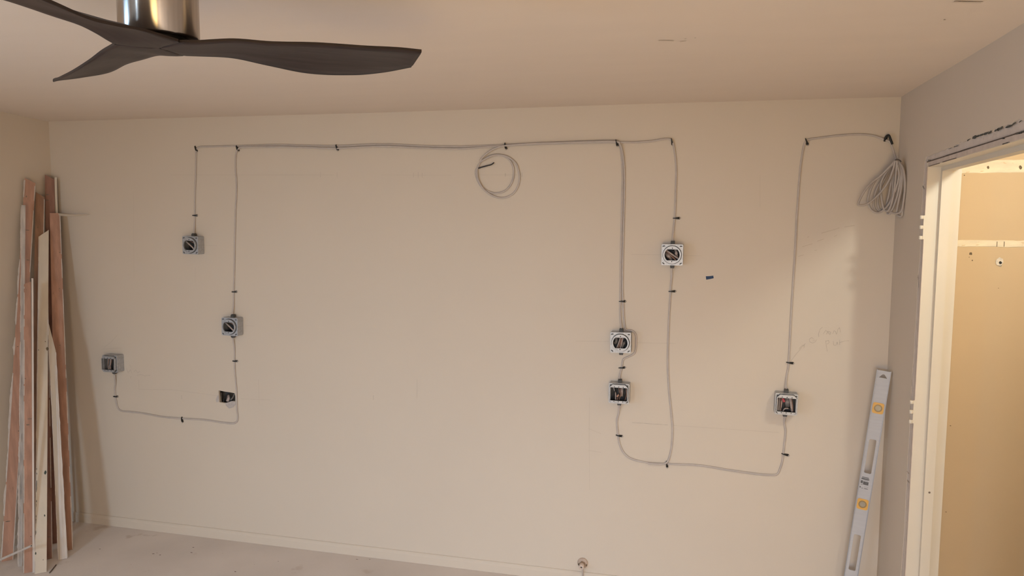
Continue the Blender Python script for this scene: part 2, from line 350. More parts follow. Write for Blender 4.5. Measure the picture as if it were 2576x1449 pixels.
def blob(c, r, d, mt, name, parent, og_, squash=1.0, n=13, jit=0.22, nrm='y'):
    mb = MB(); ctr = Vector(c); vs_ = [tuple(ctr)]
    for i in range(n):
        q = 2 * PI * i / n; rr = r * (1 + random.uniform(-jit, jit))
        if nrm == 'y': vs_.append((c[0] + rr * math.cos(q), c[1] + d, c[2] + rr * squash * math.sin(q)))
        elif nrm == 'z': vs_.append((c[0] + rr * math.cos(q), c[1] + rr * squash * math.sin(q), c[2] + d))
        else: vs_.append((c[0] + d, c[1] + rr * math.cos(q), c[2] + rr * squash * math.sin(q)))
    mb.add(vs_, [(0, 1 + i, 1 + (i + 1) % n) for i in range(n)]); return mb.build(name, mt, parent, og_)
HOLED = mat('screw_hole_brown', (0.16, 0.12, 0.075, 1), 0.9, var=0.2, scale=50)
for (x, y), r, par in (((2486, 421), .0042, s1), ((2567, 421), .0058, s1)):
    p = on(x, y, 1, CY0 - 0.0022); blob(p, r, 0.0003, HOLED, 'screw_hole', par, (CX0, CY0, 2.080), 1.4)
for (x, y) in ((2508, 614), (2526, 614)):
    p = on(x, y, 1, CY0 - 0.0022); mb = MB(); mb.box((p.x - .0012, p.y - .0002, p.z - .010), (p.x + .0012, p.y, p.z + .010)); mb.build('pencil_tick', HOLED, s2, (CX0, CY0, 1.789))
for (x, y), r in (((2442, 638), .0052), ((2446, 655), .0024), ((2438, 647), .0016), ((2512, 725), .0014), ((2426, 441), .0022)):
    blob(on(x, y, 1, CY0 - 0.0006), r, 0.0002, HOLED, 'speck', closet_end, (0, 0, 0), 1.1)
for (x, y) in ((2391, 1071), (2380, 1288)):
    blob(on(x, y, 1, CY0 - 0.0006), .003, 0.0002, HOLED, 'speck', closet_end, (0, 0, 0), 0.5)
p = on(2514, 658, 1, CY0 - 0.0008)
blob(p, .0145, -0.0018, mat('chipped_gypsum', (0.72, 0.66, 0.58, 1), 0.9, var=0.12, scale=80, bump=0.5, bscale=200), 'anchor_crater', closet_end, (0, 0, 0), 1.05, 26, 0.13)
blob((p.x + .003, p.y - 0.0020, p.z - .004), .0058, 0.0004, SLOTM, 'anchor_hole', closet_end, (0, 0, 0), 0.9)
blob((p.x + .004, p.y - 0.0016, p.z - .013), .0066, 0.0004, mat('grey_gypsum', (0.40, 0.36, 0.30, 1), 0.9), 'anchor_dust', closet_end, (0, 0, 0), 0.9)
# --- ceiling (plaster, a little uneven) and floor
mb = MB(); NX, NY = 40, 44; vs_ = []
XE = CX1 + 0.06
for j in range(NY + 1):
    for i in range(NX + 1):
        x = -0.02 + (W + 0.04) * i / NX; y = 0.02 + (YR - 0.04) * j / NY
        z = H + 0.0015 * math.sin(2.3 * x + 1.1 * y) + 0.0012 * math.sin(3.7 * y - x)
        z += 0.021 * max(0, 1 - x / 0.5) ** 2 * min(1, max(0, -y) / 0.33)                  # rises towards the left wall
        z += -0.006 * max(0, (x - W + .6) / .6) ** 2 * min(1, max(0, -y - .4) / .9)
        vs_.append((x, y, z))
fs = [(j * (NX + 1) + i, j * (NX + 1) + i + 1, (j + 1) * (NX + 1) + i + 1, (j + 1) * (NX + 1) + i) for j in range(NY) for i in range(NX)]
mb.add(vs_, fs, 0, True); ceiling = struct(mb.build('ceiling', CEIL, fixn=False))
mb = MB(); mb.box((W + 0.02, CY1, H), (XE, CY0 + 0.05, H + 0.04)); struct(mb.build('ceiling_closet', CLOSETP))
mb = MB(); mb.box((-0.15, YR - 0.15, -0.05), (XE, 0.03, 0.0)); floor = struct(mb.build('floor', FLOOR))
# ceiling flaw: cracked seam and spots
mb = MB()
def cpt_(x, y): p = fl(x, y, H); return Vector((p.x, p.y, H - 0.0022))
def line_on(pts, w, nrm, mbx):
    P = [Vector(q) for q in pts]; nrm = Vector(nrm)
    for a, b in zip(P[:-1], P[1:]):
        t = (b - a).normalized(); s_ = t.cross(nrm).normalized() * (w / 2)
        mbx.add([a - s_, b - s_, b + s_, a + s_], [(0, 1, 2, 3)])
line_on([cpt_(1711, 103.5), cpt_(1718, 102.5), cpt_(1726, 101.5)], .004, (0, 0, 1), mb)
line_on([cpt_(1722, 96), cpt_(1727, 95)], .004, (0, 0, 1), mb); line_on([cpt_(1747, 93.5), cpt_(1751, 93)], .005, (0, 0, 1), mb)
line_on([cpt_(2374, 48), cpt_(2379, 47.5)], .007, (0, 0, 1), mb)
mb.build('crack', PENCILD, ceiling)['kind'] = 'stuff'
mb = MB(); line_on([cpt_(1656, 101), cpt_(1680, 101), cpt_(1695, 102)], .006, (0, 0, 1), mb); line_on([cpt_(2400, 3), cpt_(2470, 4)], .012, (0, 0, 1), mb); mb.build('seam_scar', mat('ceiling_scar', (0.60, 0.50, 0.41, 1), 0.9), ceiling)['kind'] = 'stuff'
# --- baseboards
def baseboard(name, a, b, inward):
    a = Vector(a); b = Vector(b); n_ = Vector(inward); mb = MB()
    prof = [(0, 0), (0.013, 0), (0.013, 0.040), (0.0115, 0.046), (0.007, 0.054), (0.004, 0.057), (0, 0.058)]
    k = len(prof); vs_ = [a + n_ * d + Vector((0, 0, z)) for d, z in prof] + [b + n_ * d + Vector((0, 0, z)) for d, z in prof]
    mb.add(vs_, [(i, i + 1, k + i + 1, k + i) for i in range(k - 1)] + [tuple(range(k)), tuple(range(k, 2 * k))])
    return struct(mb.build(name, PAINT))
baseboard('baseboard_back', (0, 0, 0), (W, 0, 0), (0, -1, 0))
baseboard('baseboard_left', (0, YR, 0), (0, -0.013, 0), (1, 0, 0))
baseboard('baseboard_right', (W, -0.44, 0), (W, -0.013, 0), (-1, 0, 0))
# --- windows and rear doorway frame (behind the camera)
def window(name, org, ux, uw, uh, nrm):
    ux = Vector(ux); nz = Vector(nrm); org = Vector(org)
    w_ = struct(thing(name, org, None, None))
    def bar(u0, u1, v0, v1, d0, d1, nm, mt=SASH):
        mb = MB(); c = []
        for v in (v0, v1):
            for u, d in ((u0, d0), (u1, d0), (u1, d1), (u0, d1)): c.append(ux * u + nz * d + Vector((0, 0, v)))
        mb.hexa(c); mb.build(nm, mt, w_)
    f = 0.05
    bar(-f, uw + f, -f, 0, 0.0, 0.03, 'sill'); bar(-f, uw + f, uh, uh + f, 0, 0.02, 'casing'); bar(-f, 0, 0, uh, 0, 0.02, 'casing'); bar(uw, uw + f, 0, uh, 0, 0.02, 'casing')
    return w_
window('window_1', (0, -4.4, 0.6), (0, 1, 0), 1.0, 1.2, (1, 0, 0))
window('window_2', (3.05, YR, 0.15), (1, 0, 0), 1.5, 1.6, (0, 1, 0))
d2 = struct(thing('door_2', (1.22, YR, 0), None, None))
for a, b in (((1.16, YR, 0), (1.22, YR + .018, 2.04)), ((1.64, YR, 0), (1.70, YR + .018, 2.04)), ((1.22, YR, 1.98), (1.64, YR + .018, 2.04))):
    mb = MB(); mb.box(a, b); mb.build('casing', CREAM, d2, (1.22, YR, 0))
# --- pencil marks on the back wall
def wl(pts, w, name, mt=PENCIL, d=-0.0006):
    mb = MB(); line_on([bk(x, y, d) for x, y in pts], w, (0, 1, 0), mb); return mb.build(name, mt, wall_back)
FAINT = mat('faint_pencil', (0.585, 0.50, 0.415, 1), 0.8, var=0.03, scale=50)
for pts, w, mt in [([(430, 440), (640, 440), (840, 440)], .0018, FAINT), ([(960, 440), (1135, 441)], .0014, FAINT), ([(1205, 440), (1300, 440)], .0018, FAINT),
        ([(806, 433), (806, 446)], .0022, PENCIL), ([(848, 433), (848, 447)], .0022, PENCIL), ([(1040, 435), (1040, 446)], .002, PENCIL), ([(1052, 433), (1052, 448)], .002, PENCIL), ([(1062, 435), (1062, 447)], .002, PENCIL), ([(1271, 436), (1271, 444)], .0024, PENCIL), ([(1313, 434), (1313, 445)], .0024, PENCIL),
        ([(1588, 640), (1661, 641)], .0022, FAINT), ([(1722, 643), (1765, 644)], .0020, FAINT), ([(1448, 858), (1531, 859)], .0022, FAINT), ([(1602, 862), (1700, 864)], .0020, FAINT),
        ([(1590, 1063), (1680, 1069)], .0024, PENCIL), ([(1690, 1070), (1960, 1088)], .0018, FAINT), ([(350, 979), (440, 981), (520, 992), (548, 996)], .0020, FAINT), ([(605, 1003), (680, 1006)], .0022, FAINT),
        ([(650, 955), (652, 1018)], .0022, FAINT), ([(349, 955), (350, 985)], .0020, FAINT), ([(457, 994), (457, 1004)], .0025, PENCIL), ([(1049, 955), (1049, 1000)], .0022, FAINT), ([(939, 994), (939, 1006)], .0024, PENCIL),
        ([(335, 480), (336, 600), (337, 700)], .0014, FAINT), ([(491, 672), (491, 712)], .0018, FAINT), ([(1483, 1000), (1482, 1080), (1483, 1232)], .0016, FAINT), ([(1480, 1078), (1512, 1091)], .0022, FAINT), ([(1480, 1133), (1512, 1138)], .0022, FAINT),
        ([(1912, 440), (1912, 520)], .0014, FAINT), ([(512, 617), (546, 618)], .0018, FAINT), ([(616, 819), (640, 820)], .0018, FAINT), ([(258, 878), (290, 876), (306, 876)], .0022, FAINT), ([(262, 874), (280, 860), (296, 842)], .0022, FAINT)]:
    wl(pts, w, 'pencil_line', mt)
# pencilled note by the box on the right, with its arrow
mb = MB()
for pts in [[(1990, 908), (1998, 897), (2008, 885), (2018, 872), (2026, 864)], [(2010, 877), (2019, 868), (2024, 872)], [(2024, 866), (2022, 876)],
            [(2048, 854), (2042, 849), (2036, 853), (2037, 860), (2044, 863), (2051, 860), (2054, 854)], [(2044, 858), (2050, 856)],
            [(2060, 848), (2059, 840), (2063, 828), (2069, 823)], [(2071, 840), (2077, 831), (2083, 836), (2088, 842), (2090, 836), (2083, 833), (2079, 841)],
            [(2095, 840), (2098, 832), (2102, 834), (2104, 841)], [(2105, 840), (2108, 828), (2112, 824), (2114, 836)],
            [(2077, 857), (2079, 872), (2081, 884)], [(2077, 859), (2084, 856), (2086, 862), (2080, 866)], [(2096, 858), (2097, 868), (2103, 869), (2106, 860), (2108, 868)], [(2112, 855), (2112, 868)], [(2112, 862), (2124, 858), (2136, 857)]]:
    line_on([bk(x, y, -0.0006) for x, y in pts], .0024, (0, 1, 0), mb)
mb.build('pencil_note', PENCIL, wall_back)['kind'] = 'stuff'
mb = MB()
for pts in [[(318, 926), (322, 938), (328, 930), (332, 940)], [(336, 936), (342, 930), (346, 938), (352, 934)], [(344, 944), (356, 942), (364, 946), (378, 944)], [(326, 918), (330, 924)], [(330, 946), (328, 952)]]:
    line_on([bk(x, y, -0.0006) for x, y in pts], .0020, (0, 1, 0), mb)
mb.build('pencil_note', PENCIL, wall_back)['kind'] = 'stuff'
mb = MB()
for pts in [[(2031, 597), (2035, 595)], [(2066, 587), (2074, 584)], [(2072, 585), (2100, 577), (2112, 573)], [(2124, 571), (2150, 567)], [(2018, 621), (2030, 617), (2044, 613)], [(2098, 595), (2106, 591)], [(2049, 630), (2055, 629)], [(2008, 645), (2022, 641)], [(2056, 607), (2072, 601)]]:
    line_on([bk(x, y, -0.0006) for x, y in pts], .0024, (0, 1, 0), mb)
mb.build('scuff', mat('scuff_brown', (0.555, 0.46, 0.36, 1), 0.85), wall_back)['kind'] = 'stuff'

# ================================================================== CEILING FAN
HUB = Vector((2.6486, -2.3724, 2.2659)); PHI = math.radians(34.97)
fan = thing('ceiling_fan', HUB, 'dark walnut three-blade ceiling fan on a brushed nickel cylinder under the ceiling', 'ceiling fan')
BL_A = ([0, .075, .15, .225, .3214, .4286, .50, .552], [-.085, -.072, -.0705, -.0715, -.083, -.099, -.107, -.112], [.085, .07, .06, .064, .075, .078, .058, -.008],
        [-.004, -.0007, .0085, .0087, .0120, .0104, .011, .009], [-.004, -.0037, -.0043, -.0144, -.0245, -.0205, -.0125, -.008])
BL_B = ([0, .075, .15, .225, .33, .44, .53, .60], [-.085, -.072, -.0705, -.0715, -.080, -.083, -.058, -.016], [.085, .07, .058, .053, .046, .028, .008, -.008],
        [-.004, -.0007, .0085, .0087, .0110, .0024, -.003, -.009], [-.004, -.0037, -.0043, -.0144, -.0245, -.0235, -.0185, -.0135])
def interp(xs, ys, x):
    i = 0
    while i < len(xs) - 2 and x > xs[i + 1]: i += 1
    x0, x1 = xs[i], xs[i + 1]; t = (x - x0) / (x1 - x0)
    m0 = (ys[i + 1] - ys[i - 1]) / (xs[i + 1] - xs[i - 1]) if i > 0 else (ys[1] - ys[0]) / (xs[1] - xs[0])
    m1 = (ys[i + 2] - ys[i]) / (xs[i + 2] - xs[i]) if i < len(xs) - 2 else (ys[-1] - ys[-2]) / (xs[-1] - xs[-2])
    d = x1 - x0; t2, t3 = t * t, t ** 3
    return (2 * t3 - 3 * t2 + 1) * ys[i] + (t3 - 2 * t2 + t) * d * m0 + (-2 * t3 + 3 * t2) * ys[i + 1] + (t3 - t2) * d * m1
def make_blade(P_, phi):
    BS, B_CW, B_CC, Z_CW, Z_CC = P_
    mb = MB(); NS, NC = 56, 10; top = []; bot = []; R0, R1 = 0.002, BS[-1]
    for i in range(NS + 1):
        s_ = R0 + (R1 - R0) * i / NS
        a, b = interp(BS, B_CW, s_), interp(BS, B_CC, s_); za, zb = interp(BS, Z_CW, s_), interp(BS, Z_CC, s_)
        if s_ < .1:                       # neighbouring blades meet along 60 degree seams at the hub
            lim = s_ * math.tan(math.radians(60)) - .0003; a = max(a, -lim); b = min(b, lim)
            f = max(0, min(1, (s_ - .03) / .07)); f = f * f * (3 - 2 * f); za = -.004 + (za + .004) * f; zb = -.004 + (zb + .004) * f
        for j in range(NC + 1):
            t = j / NC; c = a + (b - a) * t; z = za + (zb - za) * t
            camber = 0.006 * math.sin(PI * t) * min(1, max(0, s_ - .06) / .2) * min(1, (R1 - s_) / .12)
            e = min(t, 1 - t) * NC; k = 1.0 if e >= 1 else 0.62
            top.append((s_, c, z + camber + .0045 * k)); bot.append((s_, c, z + camber - .0045 * k))
    nn = NC + 1; nv = len(top)
    mb.add(top + bot, [(i * nn + j, i * nn + j + 1, (i + 1) * nn + j + 1, (i + 1) * nn + j) for i in range(NS) for j in range(NC)] +
           [(nv + i * nn + j, nv + (i + 1) * nn + j, nv + (i + 1) * nn + j + 1, nv + i * nn + j + 1) for i in range(NS) for j in range(NC)], 0, True)
    side = []
    for i in range(NS):
        side += [(i * nn, (i + 1) * nn, nv + (i + 1) * nn, nv + i * nn), (i * nn + NC, nv + i * nn + NC, nv + (i + 1) * nn + NC, (i + 1) * nn + NC)]
    for j in range(NC): side += [(NS * nn + j, NS * nn + j + 1, nv + NS * nn + j + 1, nv + NS * nn + j)]
    mb.f += side; mb.mi += [1] * len(side); mb.sm += [False] * len(side)
    b0 = mb.build('blade', [BLADE, BLADEEDGE], fan); b0.rotation_euler = (0, 0, phi)
make_blade(BL_A, PHI); make_blade(BL_B, PHI + 2 * PI / 3); make_blade(BL_A, PHI + 4 * PI / 3)
RH = 0.0815
mb = MB(); mb.lathe([(0.0, 0.012), (RH - 0.003, 0.012), (RH, 0.015), (RH, H - HUB.z - 0.002)], (0, 0, 0), (0, 0, 1), 64); mb.build('motor_housing', NICKEL, fan)
mb = MB(); mb.lathe([(0.0, 0.001), (0.055, 0.001), (0.058, 0.012)], (0, 0, 0), (0, 0, 1), 32); mb.build('collar', BLACKP, fan)

# ================================================================== JUNCTION BOXES
BW = 0.1016; BD = 0.054
def lfn(u, v, d): return (u, -d, v)            # local: out of the wall is -y
def ring_open(r, half, n=36):
    """circle cut flat at the top and bottom"""
    return [(r * math.cos(2 * PI * i / n), max(-half, min(half, r * math.sin(2 * PI * i / n)))) for i in range(n)]
CACHE = {}
def part(key, name, mats, parent, fn):
    if key in CACHE:
        o_ = bpy.data.objects.new(name, CACHE[key]); COL.objects.link(o_); o_.parent = parent; return o_
    mb = MB(); fn(mb); o_ = mb.build(name, mats, parent); CACHE[key] = o_.data; return o_
def f_body(mb):
    h = BW / 2; mb.plate(rrect(BW, BW, .006), [rrect(BW - .006, BW - .006, .005)], BD, 0.001, lfn, 0)
def f_knock(sx, dz):
    return lambda mb: mb.lathe([(.0105, 0), (.0105, .0006), (.0095, .0009)], (sx * (BW / 2 - .0002), -BD * .5, dz), (sx, 0, 0), 14)
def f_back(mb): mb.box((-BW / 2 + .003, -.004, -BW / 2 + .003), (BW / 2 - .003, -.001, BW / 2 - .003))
def f_round(mb):
    d0 = BD + .0022
    mb.plate(rrect(BW, BW, .007), [circle(.0405, 36)], d0, BD, lfn, 0)
    mb.plate(circle(.0425, 36), [circle(.0375, 36)], d0 + .0125, BD, lfn, 0)
    mb.plate(circle(.0405, 36), [circle(.0385, 36)], d0 + .0010, BD, lfn, 1)
def f_rtabs(mb): mb.plate(circle(.0376, 36), [ring_open(.0355, .0265)], BD + .0125, BD + .011, lfn, 0)
def f_gap(mb): mb.plate(circle(.0452, 36), [circle(.0424, 36)], BD + .0026, BD + .0020, lfn, 0)
def f_rscrew(s_):
    return lambda mb: mb.lathe([(.0026, 0), (.0026, .0012), (.0016, .002)], (s_ * .001, -(BD + .0126), s_ * .032), (0, -1, 0), 8)
def oct_(w, h, c): return [(w / 2 - c, -h / 2), (w / 2, -h / 2 + c), (w / 2, h / 2 - c), (w / 2 - c, h / 2), (-w / 2 + c, h / 2), (-w / 2, h / 2 - c), (-w / 2, -h / 2 + c), (-w / 2 + c, -h / 2)]
def f_square(mb):
    d0 = BD + .0022
    mb.plate(rrect(BW, BW, .007), [rrect(.082, .090, .010)], d0, BD, lfn, 0)
    mb.plate(oct_(.090, .094, .014), [oct_(.0845, .0885, .0125)], d0 + .016, BD, lfn, 0)
def f_sgap(mb): mb.plate(oct_(.0935, .0975, .0150), [oct_(.0898, .0938, .0140)], BD + .0029, BD + .0020, lfn, 0)
def f_stabs(s_):
    return lambda mb: mb.plate([(-.042, s_ * .033), (.042, s_ * .033), (.042, s_ * .034), (.031, s_ * .0442), (-.031, s_ * .0442), (-.042, s_ * .034)], [], BD + .0180, BD + .0165, lfn, 0)
def f_sscrew(s_, x):
    return lambda mb: mb.lathe([(.0022, 0), (.0022, .001), (.0012, .0016)], (x, -(BD + .0181), s_ * .037), (0, -1, 0), 8)
def f_slots(sx, sz, ang):
    d = BD + .0024
    def g_(mb):
        a = math.radians(ang); c = Vector((sx * .0405, 0, sz * .0415)); e = Vector((math.cos(a), 0, math.sin(a))) * .0058; g = Vector((-math.sin(a), 0, math.cos(a))) * .0021
        mb.add([(c + q + Vector((0, -d - .0003, 0))) for q in (-e - g, e - g, e + g, -e + g)], [(0, 1, 2, 3)])
    return g_
def f_clamp(s_):
    def g(mb):
        z = s_ * BW / 2; z2 = z + s_ * .0125
        mb.box((-.0095, -.031, min(z, z2)), (.0095, -.010, max(z, z2)))
        z3 = z2 + s_ * .003; mb.box((-.0085, -.028, min(z2, z3)), (-.001, -.013, max(z2, z3))); mb.box((.001, -.028, min(z2, z3)), (.0085, -.013, max(z2, z3)))
    return g
def wires(root, kind):
    D = BD - .006
    def w(name, pts, r, mt, r2=None):
        mb = MB(); mb.sweep(smooth_path(pts, 5), r, r2 or r, (0, 1, 0), 7); mb.build(name, mt, root)
    if kind == 'A':
        w('wire', [(-.030, -D, .020), (-.006, -D - .008, .006), (.012, -D - .006, -.010), (.026, -D, -.028)], .0042, WIREW)
        w('wire', [(-.02, -D + .012, .026), (.012, -D + .01, .012), (.028, -D + .012, -.004)], .003, WIREC); w('wire', [(-.026, -.02, -.026), (-.004, -.032, -.016), (.02, -.03, -.030)], .004, WIREK)
        w('wire', [(.005, -D, -.018), (.016, -D - .004, -.021), (.024, -D, -.016)], .0025, WIREK)
    elif kind == 'D':
        w('wire', [(-.032, -D, .024), (0, -D - .008, .002), (.032, -D, -.020)], .0042, WIREW); w('wire', [(-.034, -D, .020), (-.004, -D - .006, -.006), (.022, -D, -.030)], .0036, WIREC)
        w('wire', [(-.020, -D + .01, .030), (.01, -D, .014), (.034, -D + .008, -.004)], .0036, WIREK); w('cable_jacket', [(.012, -.03, .028), (.018, -D, .010), (.022, -.03, -.014)], .0075, WIREW, .004)
        w('cable_jacket', [(-.030, -.03, .006), (-.018, -D + .004, -.008), (-.006, -.03, -.026)], .009, WIREW, .004); w('wire', [(-.03, -D, -.014), (-.018, -D - .004, -.019), (-.012, -D, -.030)], .003, WIREK)
    elif kind == 'E':
        w('wire', [(-.020, -D, -.030), (-.008, -D - .008, 0), (.000, -D, .030)], .0030, WIREW); w('wire', [(-.012, -D, -.030), (.000, -D - .006, 0), (.007, -D, .030)], .0034, WIREC)
        w('wire', [(-.002, -D, -.030), (.006, -D - .008, -.002), (.013, -D, .030)], .0028, WIREW); w('cable_jacket', [(.004, -.03, -.030), (.012, -D + .006, -.008), (.024, -.03, .004)], .007, PAPER, .004)
        w('cable_jacket', [(-.03, -.03, -.008), (-.022, -D + .006, .006), (-.026, -.03, .024)], .007, PAPER, .004); w('wire', [(.03, -D + .01, -.02), (.024, -D, .006), (.028, -D + .012, .024)], .0040, WIREK)
    elif kind == 'C':
        for i, (x0, x1, mt) in enumerate(((-.018, -.012, WIREW), (-.010, -.016, WIREC), (-.004, .004, WIREW), (.004, -.006, WIREW), (.012, -.002, WIREC), (.020, .010, WIREK), (.030, .026, WIREW))):
            w('wire', [(x0, -D, .034), ((x0 + x1) / 2 + .004, -D - .010, 0), (x1 - .006, -D, -.034)], .0021, mt)
    elif kind == 'F':
        for x0, x1, mt, r in ((-.030, -.016, WIREW, .003), (-.022, -.030, WIREK, .0035), (-.010, -.002, WIREK, .004), (-.002, -.008, WIREC, .0028), (.008, .000, WIREC, .0028), (.022, .026, WIREK, .004), (.034, .030, WIREC, .0026)):
            w('wire', [(x0, -D, .033), ((x0 + x1) / 2 + .006, -D - .008, 0), (x1, -D, -.033)], r, mt)
        w('cable_jacket', [(.012, -.04, .032), (.013, -D - .004, .010), (.012, -.04, -.014)], .008, WIREW, .004); w('wire_nut', [(-.008, -D - .006, -.016), (.000, -D - .009, -.004)], .0045, mat('tan_wire_nut', (0.50, 0.27, 0.19, 1), 0.5))
        w('cable_jacket', [(.035, -.04, .030), (.036, -D - .002, .012), (.034, -.04, .000)], .005, PAPER, .003)
    elif kind == 'G':
        for x0, x1, mt in ((-.040, -.036, WIREW), (-.032, -.030, WIREW), (-.026, -.022, WIREC), (-.018, -.024, WIREW), (.012, .026, WIREW), (.017, .030, WIREW), (.022, .033, WIREC)):
            w('wire', [(x0, -D, .034), ((x0 + x1) / 2, -D - .006, 0), (x1, -D, -.034)], .0024, mt)
        w('wire_nut', [(-.016, -D - .004, .026), (-.010, -D - .008, .010)], .0062, NUTR); w('cable_jacket', [(.000, -.030, .034), (.004, -D, .010), (.010, -.030, -.016)], .011, PAPER, .003)
        w('wire', [(-.012, -D, -.034), (-.006, -D - .008, -.022), (.006, -D - .004, -.020), (.022, -D, -.024)], .0030, WIREW)
        w('wire', [(.004, -D, -.018), (.016, -D - .004, -.022), (.026, -D, -.020)], .0030, WIREK)
def box_at(px, kind, square, clamps, label, tilt=0.0):
    c = bk(px[0], px[1], -BD); root = thing('junction_box', (c.x, 0, c.z), label, 'electrical box', 'metal electrical boxes on the back wall')
    root.rotation_euler = (0, tilt, 0)
    part('body', 'box_body', GALV, root, f_body); part('back', 'box_back', GALVIN, root, f_back)
    for sx in (-1, 1):
        for dz in (-.024, .024): part('kn%d%d' % (sx, dz > 0), 'knockout', GALV, root, f_knock(sx, dz))
    if square:
        part('sq', 'cover_ring', GALV, root, f_square); part('sqg', 'ring_groove', SLOTM, root, f_sgap)
        for s_ in (-1, 1):
            part('sqt%d' % s_, 'ring_tab', GALV, root, f_stabs(s_))
            for x in (-.022, 0, .022): part('sqs%d%f' % (s_, x), 'screw', SLOTM, root, f_sscrew(s_, x))
    else:
        part('rd', 'cover_ring', [GALV, SLOTM], root, f_round); part('rdt', 'ring_tab', GALV, root, f_rtabs); part('rdg', 'ring_groove', SLOTM, root, f_gap)
        for s_ in (-1, 1): part('rds%d' % s_, 'screw', SLOTM, root, f_rscrew(s_))
    for sl in ((-1, 1, 10), (1, 1, 0), (-1, -1, -35), (1, -1, 35)): part('slot%d%d' % sl[:2], 'cover_slot', SLOTM, root, f_slots(*sl))
    for s_ in clamps: part('clamp%d' % s_, 'cable_clamp', CLAMPM, root, f_clamp(s_))
    wires(root, kind); return root
box_at((479, 617), 'A', False, (1,), 'square metal box with round ring, highest on the left, under one short cable', 0.01)
box_at((578, 822), 'A', False, (1, -1), 'square metal box with round ring, directly above the ragged hole in the wall', 0.02)
box_at((277, 915), 'C', True, (-1,), 'square-opening metal box beside the leaning boards, above a pencilled note')
box_at((1561, 862), 'E', False, (1, -1), 'round-ring metal box with a spare cable bypassing its side, above a square-opening box', -0.01)
box_at((1557, 990), 'F', True, (1, -1), 'square-opening metal box just below the round-ring box with the bypass cable', 0.01)
box_at((1691, 641), 'D', False, (1, -1), 'round-ring metal box beside the blue tape scrap, with a white face')
box_at((1978, 1017), 'G', True, (1, -1), 'square-opening metal box nearest the spirit level, with a red wire nut inside', 0.02)

# ================================================================== CABLES
CW_, CT_ = 0.0047, 0.0027
def cable_pts(px, d=0.0035):
    P = smooth_path([bk(x, y, -(q[0] if q else d)) for x, y, *q in px], 8)
    for v in P: v.y = min(v.y, -0.0033)
    return P
def cable(px, label, d=0.0035, m_=CABLE):
    P = cable_pts(px, d); mb = MB(); mb.sweep(P, CW_, CT_, (0, 1, 0), 8)
    return tag(mb.build('cable', m_, origin=P[0]), label, 'cable', 'white cables on the back wall')
BX = 0.020   # depth at which a cable enters a box
c1 = [(487, 590, BX), (489, 570, .008), (490, 542), (490, 500), (492, 440), (493, 392), (494, 377), (502, 370), (530, 369), (598, 367), (700, 364.5), (760, 366), (848, 367), (960, 363), (1060, 367), (1160, 368.5), (1272, 364), (1400, 358), (1480, 355), (1545, 353.5),
      (1556, 358), (1562, 380), (1566, 430), (1565, 520), (1562, 640), (1561, 720), (1560, 780), (1562, 815, .008), (1564, 832, BX)]
cable(c1, 'white cable from the highest box on the left to the bypassed round box')
c2 = [(583, 795, BX), (587, 770, .008), (588, 733), (590, 640), (592, 540), (595, 470), (592, 420), (594, 385), (600, 374, .0095), (615, 370, .0095), (700, 369.5, .0095), (760, 370.5, .0095), (848, 373, .0095), (960, 368, .0095), (1060, 372, .0095), (1160, 374, .0095), (1272, 366, .0095), (1400, 361, .0095), (1480, 359, .0095), (1551, 358, .0095),
      (1600, 358, .0095), (1640, 355, .0095), (1670, 350, .0095), (1684, 350, .0095), (1692, 357, .0095), (1697, 380), (1701, 420), (1700, 480), (1698, 540), (1694, 580, .006), (1692, 612, BX)]
cable(c2, 'white cable from the box over the ragged hole to the box by the tape')
c3 = [(1243, 409.5, .012), (1228, 417, .010), (1210, 421, .009), (1199, 424, .006), (1197, 435), (1201, 452), (1212, 472), (1232, 490), (1258, 498), (1285, 490), (1302, 470), (1307, 445), (1301, 420), (1288, 400), (1268, 390), (1248, 388), (1222, 397), (1207, 412),
      (1200, 430, .009), (1203, 455, .009), (1218, 475, .009), (1243, 486, .009), (1268, 481, .009), (1285, 465, .009), (1293, 442, .009), (1291, 420, .009)]
# the loose coil: one turn and a half ending in the stripped tail, then up to the clip and on along the top row
c3 = [(1226, 417, .012), (1210, 421.5, .011), (1199, 425, .009), (1197, 437, .006), (1202, 455), (1214, 472), (1232, 483), (1250, 486), (1270, 480), (1285, 464), (1292, 443), (1291, 420), (1281, 402), (1264, 391), (1247, 389), (1228, 394), (1212, 405),
      (1203, 418, .008), (1200, 432, .010), (1203, 452, .010), (1215, 474, .010), (1236, 491, .008), (1262, 498), (1287, 490), (1302, 471), (1307, 446), (1302, 420, .005), (1291, 404, .006), (1270, 392, .008), (1240, 391, .011), (1220, 398, .012), (1208, 406, .012), (1222, 388, .012), (1240, 376, .012), (1258, 369, .0158), (1272, 366.5, .0160), (1330, 362, .0155), (1400, 359.5, .0155), (1480, 357, .0155), (1548, 356.5, .0155),
      (1560, 364, .014), (1567, 390, .009), (1571, 440), (1570, 520), (1567, 640), (1566, 720), (1568, 770), (1571, 815), (1575, 829), (1590, 832), (1599, 842), (1600.5, 862), (1597, 887), (1582, 897), (1568, 905), (1564, 925), (1559, 945, .008), (1557, 962, BX)]
c3 = c3[:30] + c3[31:]
cab3 = cable(c3, 'white cable hanging in a loose loop from the top row of cables', 0.0040)
P0 = Vector(cable_pts(c3, 0.0040)[0]); mb = MB()
mb.sweep(smooth_path([bk(1203, 423.4, -.0125), bk(1214, 420, -.0140), bk(1227, 416.5, -.0145), bk(1236, 414, -.0145), bk(1243, 409, -.014)], 6), .0030, .0022, (0, 1, 0), 6); mb.build('stripped_tail', WIREK, cab3, P0)
